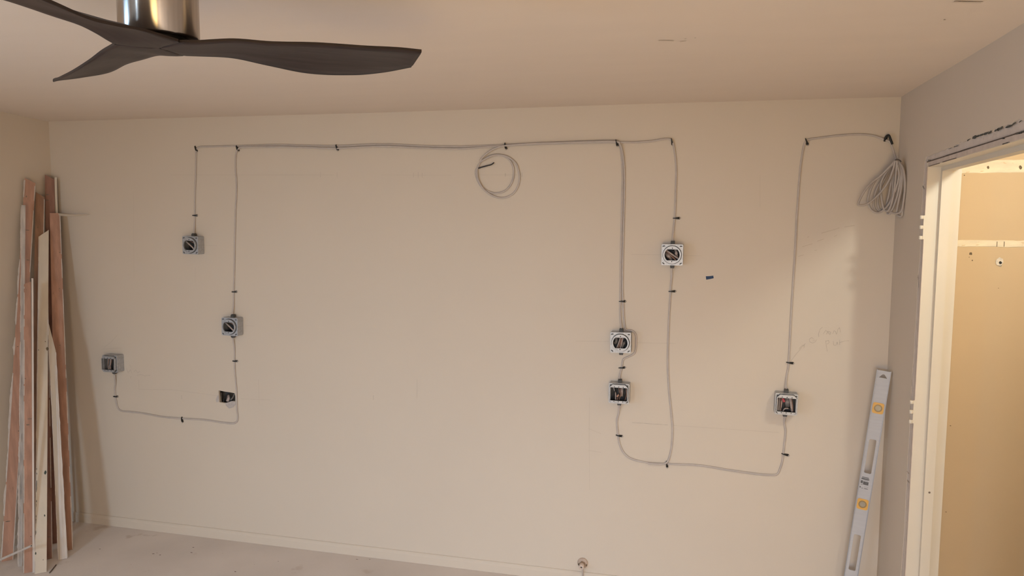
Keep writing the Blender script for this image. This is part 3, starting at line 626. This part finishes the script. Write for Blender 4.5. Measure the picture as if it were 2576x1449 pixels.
c4 = [(585, 850, BX), (588, 865, .008), (590, 885), (590, 908), (591, 940), (595, 985), (596, 1030), (598, 1048), (596, 1060), (586, 1065), (560, 1063), (510, 1056), (459, 1053), (410, 1049), (360, 1040), (325, 1036), (306, 1034), (296, 1025), (291, 1000), (289, 980), (290, 960, .008), (287, 942, BX)]
cable(c4, 'white cable looping under the ragged hole to the box beside the leaning boards')
c5 = [(1558, 1018, BX), (1556, 1040, .006), (1552, 1060), (1555, 1095), (1559, 1118), (1570, 1140), (1590, 1155), (1630, 1164), (1677, 1167), (1760, 1171), (1830, 1182), (1900, 1192), (1940, 1195), (1955, 1193), (1962, 1180), (1968, 1160), (1973, 1120), (1976, 1085), (1973, 1062, .006), (1976, 1046, BX)]
cable(c5, 'white cable in a deep U from the lower square box to the red-nut box')
c6 = [(1689, 672, BX), (1690, 690, .008), (1688, 715), (1687, 735), (1683, 800), (1680, 900), (1683, 980), (1689, 1040), (1692, 1080), (1690, 1120), (1684, 1150), (1677, 1164, .0105), (1662, 1168, .0105), (1630, 1166, .0105)]
cable(c6, 'white cable dropping straight from the round box by the tape to the low clip')
# the cable that ends in a hanging bundle in the corner
c7 = [(1979, 985, BX), (1977, 968, .008), (1980, 940), (1984, 912), (1990, 800), (1996, 700), (2001, 620), (2005, 540), (2012, 440), (2018, 390), (2023, 365), (2032, 352), (2060, 347), (2110, 341), (2160, 338), (2195, 341), (2222, 350, .010), (2238, 357, .012), (2245, 372, .016), (2250, 388, .022), (2255, 404, .030)]
cab7 = cable(c7, 'white cable climbing beside the pencilled note and ending in a bundled coil in the corner')
P7 = Vector(cable_pts(c7)[0])
def dv(x, base): return base + max(0.0, (x - 2225) / 55.0) * 0.150
def loop(px, base, close=True):
    P = smooth_path([bk(x, y, -dv(x, base)) for x, y in px], 7); mb = MB(); mb.sweep(P, .0048, .0044, (0, 1, 0), 7, cap=True); mb.build('coil_loop', COILM, cab7, P7)
for px, base in [
    ([(2252, 404), (2238, 420), (2212, 445), (2190, 462), (2172, 485), (2159, 512), (2166, 517), (2184, 512), (2208, 492), (2232, 462), (2246, 430), (2252, 404)], .062),
    ([(2254, 404), (2236, 425), (2212, 443), (2194, 468), (2184, 500), (2188, 522), (2203, 535), (2222, 529), (2240, 508), (2254, 475), (2262, 440), (2256, 406)], .050),
    ([(2254, 405), (2240, 424), (2222, 448), (2206, 475), (2198, 505), (2200, 525), (2212, 534), (2228, 522), (2246, 495), (2258, 460), (2262, 432), (2257, 406)], .040),
    ([(2254, 405), (2242, 424), (2226, 450), (2213, 480), (2208, 510), (2214, 528), (2226, 522), (2234, 500), (2240, 470), (2248, 430), (2256, 405)], .032),
    ([(2256, 405), (2250, 430), (2247, 460), (2246, 490), (2238, 520), (2232, 535), (2240, 536), (2250, 512), (2262, 480), (2268, 445), (2262, 412), (2256, 404)], .034),
    ([(2257, 404), (2262, 420), (2265, 450), (2258, 490), (2247, 522), (2242, 532), (2254, 537), (2268, 530), (2274, 500), (2277, 460), (2272, 425), (2260, 405)], .040),
    ([(2258, 404), (2268, 418), (2274, 440), (2276, 480), (2272, 520), (2269, 542), (2262, 543), (2256, 537), (2260, 510), (2268, 470), (2270, 435), (2260, 406)], .030),
    ([(2256, 404), (2232, 430), (2216, 462), (2218, 500), (2224, 526), (2234, 530), (2242, 515), (2250, 480), (2254, 440), (2257, 405)], .056)]: loop(px, base)
mb = MB(); mb.sweep(smooth_path([bk(2250, 404, -.115), bk(2256, 401, -.150), bk(2263, 403, -.165), bk(2267, 407, -.165)], 6), .0024, .0024, (0, 1, 0), 6); mb.build('cable_tie', mat('tie_dark_brown', (0.09, 0.07, 0.06, 1), 0.6), cab7, P7)
hk = bk(2228, 352, -.004); mb = MB()
mb.sweep(smooth_path([bk(2225.5, 355, -.006), bk(2227, 349, -.016), bk(2231, 342, -.019), bk(2236, 341, -.019), bk(2240, 350, -.018), bk(2245, 363, -.016)], 6), .0052, .0034, (0, 1, 0), 8)
mb.sweep(smooth_path([bk(2229, 351, -.004), bk(2231, 345, -.017)], 6), .005, .003, (0, 1, 0), 6)
tag(mb.build('cable_hook', BLACKP, origin=hk), 'black bent hook holding the cable above the corner bundle', 'hook')

# ------------------------------------------------------------------ cable clips
def f_strap(mb):          # local x along the strap, taper from 0 towards +x, out of wall -y
    n_ = 9; vs_ = []
    for i in range(n_ + 1):
        t = i / n_; x = -.012 + .034 * t; w = .0030 + .0085 * min(1, t * 1.25) * (1 if t < .93 else .8); h = .0095 if .1 < t < .62 else (.0095 if t <= .1 else .0095 - (t - .62) / .38 * .006)
        if t <= .1: h = .004 + t * .055
        vs_ += [(x, -.0006, -w / 2), (x, -.0006, w / 2), (x, -h, w / 2 * .8), (x, -h, -w / 2 * .8)]
    fs = []
    for i in range(n_):
        a = 4 * i; b = a + 4
        for j in range(4): fs.append((a + j, a + (j + 1) % 4, b + (j + 1) % 4, b + j))
    mb.add(vs_, fs + [(0, 1, 2, 3), (4 * n_, 4 * n_ + 1, 4 * n_ + 2, 4 * n_ + 3)])
def f_nail(mb): mb.lathe([(.0034, 0), (.0036, .0012), (.0022, .0024)], (.0225, -.0045, 0), (0, -1, 0), 10)
def clip(px, ang, label):
    c = bk(px[0], px[1]); r_ = thing('cable_clip', c, label, 'clip', 'black cable clips on the back wall'); r_.rotation_euler = (0, math.radians(ang), 0)
    if 560 < px[0] < 1750 and px[1] < 400: r_.scale = (1, 1.9 if 1200 < px[0] < 1600 else 1.4, 1)
    part('strap', 'strap', BLACKP, r_, f_strap); part('nail', 'nail_head', NAILM, r_, f_nail)
for px, ang, lab in [
    ((493, 372), 70, 'black clip at the top corner above the highest box on the left'), ((598, 371), 70, 'black clip where the second cable drops from the top row'),
    ((848, 369), 72, 'black clip on the top row between the corner drops and the loose loop'), ((1272, 365), 78, 'black clip on the top row where the loose loop hangs'),
    ((1551, 357), 75, 'black clip on the top row where two cables turn down together'), ((1690, 354), 78, 'black clip at the end of the top row, above the box by the tape'),
    ((2028, 354), 68, 'black clip at the bend of the cable leading to the corner bundle'),
    ((489, 542), 0, 'black clip just above the highest box on the left'), ((588, 734), -2, 'black clip above the round box over the ragged hole'),
    ((590, 908), 0, 'black clip between that round box and the ragged hole'), ((290, 997), 0, 'black clip under the box beside the leaning boards'),
    ((459, 1053), 85, 'black clip on the low cable between the boards and the ragged hole'), ((1563, 758), -2, 'black clip on the paired drop above the bypassed box'),
    ((1699, 549), -2, 'black clip above the round box by the blue tape'), ((1688, 733), -3, 'black clip below the round box by the blue tape'),
    ((1562, 925), -6, 'black clip between the bypassed round box and the square box below'), ((1555, 1095), 8, 'black clip at the top of the deep U, under the square box'),
    ((1677, 1165), 80, 'black clip at the bottom of the deep U where two cables meet'), ((1984, 912), 6, 'black clip at the tip of the pencilled arrow'),
    ((1972, 1142), 12, 'black clip below the red-nut box')]: clip(px, ang, lab)

# ------------------------------------------------------------------ old box in the ragged hole
ob_ = thing('recessed_box', (sum(u for u, v in hole) / len(hole), 0.013, sum(v for u, v in hole) / len(hole)), 'old dark box with cut cable ends inside the ragged hole in the wall', 'electrical box')
og = ob_.location
mb = MB(); mb.plate([(hx0, hz0), (hx1, hz0), (hx1, hz1), (hx0, hz1)], [[(hx0 + .004, hz0 + .004), (hx1 - .004, hz0 + .004), (hx1 - .004, hz1 - .004), (hx0 + .004, hz1 - .004)]], 0.0132, 0.07, back_fn)
mb.box((hx0, 0.066, hz0), (hx1, 0.07, hz1)); mb.build('box_shell', mat('old_box_steel', (0.13, 0.115, 0.105, 1), 0.7, 0.3, var=0.3, scale=60), ob_, og)
def hp(x, y, d): return bk(x, y, d)
mb = MB(); mb.sweep(smooth_path([hp(563, 1012, .014), hp(564, 1002, .020), hp(570, 994, .022), hp(578, 989, .03)], 6), .0038, .0038, (0, 1, 0), 8); mb.build('cable_end', WIREK, ob_, og)
mb = MB(); mb.sweep(smooth_path([hp(574, 992, .045), hp(575, 1001, .020), hp(572, 1010, .012)], 6), .0095, .006, (0, 1, 0), 8); mb.build('cable_end', WIREW, ob_, og)
mb = MB(); mb.sweep(smooth_path([hp(590, 990, .05), hp(586, 1000, .028), hp(580, 1006, .016)], 6), .0045, .004, (0, 1, 0), 8); mb.build('cable_end', PAPER, ob_, og)
mb = MB(); mb.sweep([hp(556, 988, .04), hp(556, 1012, .018)], .006, .003, (0, 1, 0), 6); mb.build('side_clamp', mat('dull_zinc', (0.26, 0.235, 0.215, 1), 0.6, 0.3, var=0.2, scale=60), ob_, og)
mb = MB(); vs_ = [bk(x, y, -0.0012 - 0.002 * random.random()) for x, y in ((566, 1014), (574, 1012), (582, 1009), (592, 1010), (593, 1018), (586, 1025), (576, 1028), (570, 1022))]
mb.add(vs_, [tuple(range(8))]); mb.build('torn_paper', mat('torn_board_paper', (0.50, 0.445, 0.42, 1), 0.9, var=0.12, scale=90, bump=0.4), wall_back)
mb = MB(); vs_ = [bk(x, y, -0.0012) for x, y in ((543, 1003), (549, 992), (551, 1000), (550, 1011), (544, 1012))]; mb.add(vs_, [tuple(range(5))]); mb.build('torn_paper', MATS['torn_board_paper'], wall_back)
mb = MB(); line_on([bk(568.5, 1014, -0.0008), bk(568.8, 1020, -0.0008)], .004, (0, 1, 0), mb); mb.build('slit', DARKGAP, wall_back)

# ------------------------------------------------------------------ blue tape scrap, pipe stub
q = [bk(x, y, -0.0008) for x, y in ((1775.5, 695), (1785, 694.6), (1794.5, 693.4), (1795.3, 700), (1786, 702), (1776.5, 703.6))]; mb = MB()
mb.add(q + [v + Vector((0, .0006, 0)) for v in q], [tuple(range(6)), tuple(range(6, 12))] + [(i, (i + 1) % 6, 6 + (i + 1) % 6, 6 + i) for i in range(6)])
tag(mb.build('tape_scrap', TAPE, origin=q[0]), 'small scrap of dark blue masking tape on the bare wall', 'tape')
pc = bk(1466, 1416); ps = thing('pipe_stub', pc, 'small beige capped pipe stub low on the wall just above the baseboard', 'pipe fitting')
mb = MB(); mb.lathe([(.0275, 0), (.0275, .004), (.0240, .009), (.0150, .010)], (0, 0, .001), (0, -1, 0), 24); mb.build('escutcheon', BRASSY, ps)
mb = MB(); mb.lathe([(.0165, .009), (.0165, .026), (.0145, .028)], (0, 0, -.002), (0, -1, 0), 6, sm=False); mb.build('nut', mat('nut_tan', (0.33, 0.235, 0.165, 1), 0.5, 0.2, var=0.1, scale=50), ps)
mb = MB(); mb.lathe([(.0135, .026), (.0135, .050), (.0120, .052), (.0050, .052), (.0048, .040)], (0, 0, -.003), (0, -1, 0), 20); mb.build('outlet_cap', PIPEL, ps)
mb = MB(); mb.lathe([(.0049, .0), (.0049, .0006)], (0, -.0418, -.003), (0, -1, 0), 12); mb.build('bore', SLOTM, ps)
for s_ in (-1, 1):
    mb = MB(); mb.box((s_ * .021 - .0025, -.012, -.010), (s_ * .021 + .0025, -.0085, -.001)); mb.build('side_slot', HOLED, ps)
mb = MB(); mb.sweep(smooth_path([(0.002, -.012, -.018), (.003, -.0165, -.040), (.004, -.0175, -.075), (.006, -.0185, -pc.z + .002)], 6), .0042, .003, (0, 1, 0), 8); mb.build('supply_tube', mat('tube_taupe', (0.46, 0.38, 0.33, 1), 0.6), ps)

# ================================================================== SPIRIT LEVEL
LT, LB = Vector((4.6005, -0.094, 1.2135)), Vector((4.478, -0.102, 0.004))
LV = (LB - LT).normalized(); LEN = (LB - LT).length          # v runs from the top end down
LN = Vector((-0.22, -0.975, 0)); LN = (LN - LV * LN.dot(LV)).normalized()   # face towards the room
LU = LN.cross(LV).normalized()
if LU.x < 0: LU = -LU
LWD = 0.0595
lev = thing('spirit_level', LB, 'long aluminium spirit level with amber vials leaning in the corner beside the doorway', 'spirit level')
ORG = LB
def lvf(u, v, d): return LT + LU * u + LV * v + LN * d
def lpx(x, y):
    d = ray(x, y); t = (LT - CAM).dot(LN) / d.dot(LN); q = CAM + d * t - LT; return q.dot(LU), q.dot(LV)
v1 = lpx(2206, 1026)[1]; v2 = lpx(2167, 1267)[1]
s0, s1_ = lpx(2190, 1104)[1], lpx(2171, 1188)[1]
t0, t1 = lpx(2159, 1345)[1], lpx(2142, 1434)[1]
hv = lpx(2220, 946)[1]
def vrect(w, va, vb, r=.006): return rrect(w, vb - va, r, 3, 0, (va + vb) / 2)
holes = [[(-.017, hv + .008), (.017, hv + .008), (.004, hv - .009), (-.004, hv - .009)], vrect(.030, s0, s1_), vrect(.030, t0, t1),
         vrect(.046, v1 - .022, v1 + .022), vrect(.046, v2 - .022, v2 + .022)]
v3 = LEN - v1
if v3 - .03 > t1: holes += [vrect(.046, v3 - .022, v3 + .022)]
def holes_ok(h): return h
mb = MB(); mb.plate([(-LWD / 2 + .002, .002), (LWD / 2 - .002, .002), (LWD / 2 - .002, LEN - .002), (-LWD / 2 + .002, LEN - .002)], holes, .0035, -.0035, lvf); mb.build('web', ALU, lev, ORG)
for s_ in (-1, 1):
    a, b = (s_ * LWD / 2 - .003, s_ * LWD / 2 + .003); a, b = s_ * LWD / 2 - .0035 - 0.0, s_ * LWD / 2
    a, b = min(s_ * (LWD / 2 - .0035), s_ * LWD / 2), max(s_ * (LWD / 2 - .0035), s_ * LWD / 2)
    mb = MB(); mb.plate([(a, 0), (b, 0), (b, LEN), (a, LEN)], [], .0065, -.0065, lvf); mb.build('flange', ALUED, lev, ORG)
for v in [v1, v2] + ([v3] if len(holes) > 5 else []):
    mb = MB(); mb.plate(rrect(.047, .050, .009, 4, 0, v), [circle(.0165, 20, 0, v)], .0058, -.0058, lvf); vb = mb.build('vial_block', YELLOW, lev, ORG)
    mb = MB(); mb.plate(circle(.0175, 20, 0, v), [circle(.0125, 20, 0, v)], .0064, .0040, lvf); mb.build('vial_ring', YELLOWD, vb, ORG)
    mb = MB(); mb.plate(circle(.0166, 20, 0, v), [], .0050, .0030, lvf); mb.build('vial_face', VIAL, vb, ORG)
for v, th in ((s0, 0), (t0, 0)):
    pass
# printed label between the slot and the middle vial
mb = MB()
def prt(x0, y0, x1, y1):
    u0, w0 = lpx(x0, y0); u1, w1 = lpx(x1, y1); mb.add([lvf(u0, w0, .0038), lvf(u1, w0, .0038), lvf(u1, w1, .0038), lvf(u0, w1, .0038)], [(0, 1, 2, 3)])
for r_ in [(2169, 1200, 2186, 1202), (2167, 1204, 2187, 1205.5), (2166, 1207, 2170, 1215), (2172, 1207, 2184, 1209), (2172, 1210, 2184, 1221), (2166, 1217, 2170, 1219), (2163, 1222, 2165, 1226), (2167, 1226, 2171, 1228), (2174, 1224, 2184, 1226), (2174, 1227.5, 2183, 1231)]: prt(*r_)
mb.build('printed_label', INKG, lev, ORG)['kind'] = 'stuff'

# ================================================================== LEANING BOARDS
def board(name, label, bpx, tpx, yt, wpx, th, mt, slant=0.0, rag=(0.0, 0.0), flake=(0, 0), wtop=None, xt=None, edge_mt=None, twist=0.0, prof=False, zb=None):
    """bpx: base centre on the floor; tpx: centre of the top end, at y = yt (or x = xt); widths in pixels"""
    B = fl(*bpx); Tp = bk(tpx[0], tpx[1], yt) if xt is None else rw(tpx[0], tpx[1], xt)
    ax = (Tp - B).normalized(); Ln = (Tp - B).length
    vw = (CAM - (B + Tp) / 2).normalized(); wv = vw.cross(ax).normalized()
    if wv.dot(RT) < 0: wv = -wv
    nf = wv.cross(ax).normalized()
    if nf.dot(vw) < 0: nf = -nf
    if twist:
        c, s_ = math.cos(twist), math.sin(twist); wv, nf = wv * c + nf * s_, nf * c - wv * s_
    dep = ((B + Tp) / 2 - CAM).dot(FW); k = dep / FPX
    w0 = wpx * k; w1 = (wtop or wpx) * k; n_ = 36; vs_ = []
    dl_, dr_ = max(0, slant) * w1, max(0, -slant) * w1       # slant > 0: left corner lower, < 0: right corner lower
    m_ = 8 if abs(slant) > 0 else 0; cut = max(dl_, dr_)
    ts = [i / (n_ - m_) * (1 - cut / Ln) for i in range(n_ - m_ + 1)] + [1 - cut / Ln * (1 - (i + 1) / m_) for i in range(m_)]
    for t in ts:
        w = w0 + (w1 - w0) * t; l_ = -w / 2 + random.uniform(-1, 1) * rag[0]; r_ = w / 2 + random.uniform(-1, 1) * rag[1]
        if cut and t > 1 - cut / Ln:
            q = min(.97, (t - (1 - cut / Ln)) / (cut / Ln))
            if dl_: l_ = -w / 2 + w * q
            else: r_ = w / 2 - w * q
        c = B + ax * (Ln * t)
        vs_ += [c + wv * l_, c + wv * r_, c + wv * r_ - nf * th, c + wv * l_ - nf * th]
    # end cut of the base sits on the floor
    for q in range(4): vs_[q] = Vector((vs_[q].x, vs_[q].y, 0.001))
    mb = MB(); fs = []; 
    for i in range(n_):
        a = 4 * i; b = a + 4
        mb.add([vs_[a], vs_[a + 1], vs_[b + 1], vs_[b]], [(0, 1, 2, 3)], 0); mb.add([vs_[a + 2], vs_[a + 3], vs_[b + 3], vs_[b + 2]], [(0, 1, 2, 3)], 0)
        mb.add([vs_[a + 1], vs_[a + 2], vs_[b + 2], vs_[b + 1]], [(0, 1, 2, 3)], 1); mb.add([vs_[a + 3], vs_[a], vs_[b], vs_[b + 3]], [(0, 1, 2, 3)], 1)
    mb.add(vs_[:4], [(0, 1, 2, 3)], 1); mb.add(vs_[-4:], [(0, 1, 2, 3)], 1)
    ob = tag(mb.build(name, [mt, edge_mt or mt], origin=B), label, 'board', 'salvaged trim boards leaning in the corner')
    # proud paint/plaster flakes along the edges
    for sd, amt in ((-1, flake[0]), (1, flake[1])):
        if not amt: continue
        mb = MB(); i = 0; NF = 150; tmax = 1 - (dl_ if sd < 0 else dr_) / Ln - .012
        while i < NF:
            run = random.randint(4, 30); pk = random.uniform(.35, 1.0)
            prof_ = [pk * (math.sin(PI * min(1, max(0, (j + .3) / run)))) ** .6 * random.uniform(.45, 1.15) for j in range(run + 1)]; prof_[-1] = .02
            for j in range(run):
                t = (i + j) / NF
                if t > tmax: break
                w = w0 + (w1 - w0) * t; c = B + ax * (Ln * t + .002); dl = Ln / NF
                o1 = sd * (w / 2 - .003 - .0012 * prof_[j]); o1b = sd * (w / 2 - .003 - .0012 * prof_[j + 1]); o2 = sd * (w / 2 + amt * prof_[j]); o2b = sd * (w / 2 + amt * prof_[j + 1])
                q = [c + wv * o1 + nf * .0010, c + wv * o2 + nf * .0004, c + wv * o2b + ax * dl + nf * .0004, c + wv * o1b + ax * dl + nf * .0010]
                mb.hexa(q + [v - nf * (th * .6) for v in q])
            i += run + random.randint(0, 7)
        mb.build('paint_flake', FLAKE, ob, B)['kind'] = 'stuff'
    ob_axis = (B, ax, wv, nf, Ln, w0, w1); return ob, ob_axis
def marks(ob, A, pts, mt, name='knot'):
    """small marks on a board's face: (along px y fraction t, across -0.5..0.5, half length, half width)"""
    B, ax, wv, nf, Ln, w0, w1 = A
    for t, u, hl, hw in pts:
        w = w0 + (w1 - w0) * t; c = B + ax * (Ln * t) + wv * (u * w) + nf * .0008; n_ = 7; mb = MB()
        vs_ = [c + wv * (hw * math.cos(2 * PI * i / n_) * random.uniform(.6, 1.2)) + ax * (hl * math.sin(2 * PI * i / n_) * random.uniform(.6, 1.2)) for i in range(n_)]
        mb.add(vs_, [tuple(range(n_))]); mb.build(name, mt, ob, B)
# back row first
r = board('board', 'tall dark reddish board, highest of the stack, behind the cream board', (134, 1368), (125, 440), -.048, 19, .016, REDWD, slant=-0.5, edge_mt=BROWN, wtop=21)
marks(*r, [(.93, -.3, .004, .009), (.945, -.25, .003, .012), (.2, 0, .002, .02)], DIRT)
r = board('board', 'thin cream strip edge-on at the top of the stack, nearest the bare wall', (163, 1330), (140, 446), -.034, 6, .008, BCREAM, wtop=5)
r = board('board', 'brown raw board with a slanted top between the two tallest boards', (86, 1404), (101, 484), -.125, 20, .016, BROWN, slant=-.6, wtop=20, edge_mt=BCREAM, flake=(0, .0015))
marks(*r, [(.9, -.2, .004, .004)], DIRT)
r = board('board', 'orange raw board nearest the bare wall, a long splinter at its top', (164, 1386), (138, 536), -.085, 33, .016, ORANGE, wtop=23, edge_mt=FLAKE, flake=(0, .0028))
marks(*r, [(.88, .35, .003, .004), (.6, .1, .0025, .006), (.35, -.1, .003, .004), (.77, .2, .002, .005)], DIRT)
ob9, A9 = r
B, ax, wv, nf, Ln, w0, w1 = A9
mb = MB(); P_ = [bk(134, 538, -.077), bk(152, 540, -.072), bk(175, 542, -.055), bk(200, 541, -.036), bk(223, 539, -.018)]
hs = [.006, .014, .011, .007, .002]; vs_ = []
for q, h_ in zip(P_, hs): vs_ += [q + Vector((0, 0, h_ / 2)), q - Vector((0, 0, h_ / 2)), q + Vector((0, .006, -h_ / 2)), q + Vector((0, .006, h_ / 2))]
mb.add(vs_, [(4 * i + j, 4 * i + (j + 1) % 4, 4 * i + 4 + (j + 1) % 4, 4 * i + 4 + j) for i in range(4) for j in range(4)] + [(0, 1, 2, 3), (16, 17, 18, 19)])
mb.build('splinter', BTAN, ob9, B)
r = board('board', 'reddish brown board with a grey edge, its foot between the cream and tan boards', (122, 1407), (113, 690), -.19, 17, .012, REDWD, edge_mt=BGREY, wtop=13, flake=(0, .0012))
marks(*r, [(.075, .1, .002, .012), (.3, -.2, .08, .003)], DIRT)
r = board('board', 'outermost orange raw board with ragged white plaster along its outer edge', (18, 1411), (76, 449), -.19, 25, .018, ORANGE, slant=-.45, wtop=24, flake=(.0085, .0015), edge_mt=FLAKE)
marks(*r, [(.86, 0, .002, .012), (.78, .2, .002, .010), (.55, -.2, .0025, .004), (.33, .3, .003, .003), (.1, -.1, .003, .014), (.67, -.1, .002, .014), (.95, -.25, .006, .003)], DIRT)
r = board('board', 'narrow grey moulding strip between two orange boards', (51, 1425), (59, 516), -.30, 9, .014, BGREY, wtop=9, flake=(.0065, 0), edge_mt=BWHITE)
marks(*r, [(.35, .1, .03, .0015), (.5, -.1, .05, .0015), (.2, 0, .05, .0018), (.7, .1, .04, .0012)], PAPER, 'groove')
r = board('board', 'shorter orange raw board just left of the cream board', (71, 1441), (69, 708), -.40, 20, .016, ORANGE, wtop=15, flake=(.0012, 0), slant=.5, edge_mt=BWHITE)
marks(*r, [(.52, .2, .0025, .014), (.5, 0, .005, .008), (.66, -.3, .003, .003), (.12, .3, .004, .003)], DIRT)
r = board('board', 'very thin pale strip standing on edge beside the shorter orange board', (84.5, 1441), (81.5, 700), -.43, 4.5, .012, BWHITE, wtop=4)
r = board('board', 'tan and white moulding board with a pointed top, shorter than the cream board', (158, 1407), (127.5, 800), -.30, 20, .014, BTAN, slant=-6.0, wtop=14, flake=(.0015, .0035), edge_mt=BWHITE)
obT, AT = r; B, ax, wv, nf, Ln, w0, w1 = AT
mb = MB(); vs_ = []; n_ = 30        # white moulded half, down its wall side
for i in range(n_ + 1):
    t = .0 + .80 * i / n_; w = w0 + (w1 - w0) * t; f_ = max(.02, .80 - t * .72); c = B + ax * (Ln * t) + Vector((0, 0, .001))
    for u, h_ in ((.5 - f_, .0006), (.5 - f_ * .6, .004), (.5 - f_ * .3, .0015), (.5, .003), (.5, -.010)): vs_.append(c + wv * (u * w + (random.uniform(-.001, .0025) if u == .5 else 0)) + nf * h_)
mb.add(vs_, [(5 * i + j, 5 * i + j + 1, 5 * i + 6 + j, 5 * i + 5 + j) for i in range(n_) for j in range(4)], 0, False); mb.build('moulding', BWHITE, obT, B)
r = board('board', 'broad cream painted board standing in front of the stack with chipped green spots', (102, 1442), (110, 578), -.16, 25, .014, BCREAM, slant=.85, wtop=22.5, rag=(.0012, 0), edge_mt=BTAN, flake=(.0008, 0))
marks(*r, [(.275, .33, .011, .0055), (.155, .30, .006, .004), (.055, -.42, .008, .003), (.035, .2, .002, .003), (.63, -.38, .004, .0022)] + [(random.uniform(.09, .30), -.45 + .05 * random.random(), random.uniform(.004, .022), random.uniform(.0010, .0026)) for i in range(12)], DGREEN, 'paint_chip')
marks(*r, [(.633, .44, .011, .007), (.655, .25, .003, .003)], HOLED, 'knot')

# ------------------------------------------------------------------ steel tube, stick and specks on the floor
a = on(-60, 1435, 1, -.72); b = on(79, 1373, 1, -.74); mb = MB()
mb.sweep([a, a.lerp(b, .5), b], .0062, .0062, (0, 1, 0), 12); tb = tag(mb.build('steel_tube', STEEL, origin=a), 'thin shiny steel tube slanting across the foot of the leaning boards', 'tube')
mb = MB(); mb.lathe([(.0030, 0), (.0030, .0006)], b + (b - a).normalized() * .0002, (b - a).normalized(), 10); mb.build('bore', SLOTM, tb, a)
a = fl(125, 1441, .003); b = fl(141, 1421, .003); mb = MB(); mb.sweep([a, a.lerp(b, .5), b], .0035, .003, (0, 0, 1), 6)
tag(mb.build('stick', mat('dark_stick', (0.13, 0.10, 0.08, 1), 0.8), origin=a), 'short dark stick lying on the floor by the cream board foot', 'stick')
for x, y, r_ in ((386, 1393, .007), (403, 1396, .006), (395, 1391, .004), (482, 1390, .006), (486, 1377, .006), (592, 1438, .006), (251, 1381, .006), (898, 1407, .006), (560, 1392, .003), (700, 1412, .004), (330, 1420, .003), (930, 1407, .005), (640, 1420, .003)):
    blob(fl(x, y, .0007), r_, 0.0, DIRT if r_ > .005 else PENCILD, 'speck', floor, (0, 0, 0), 0.6, 7, .35, 'z')
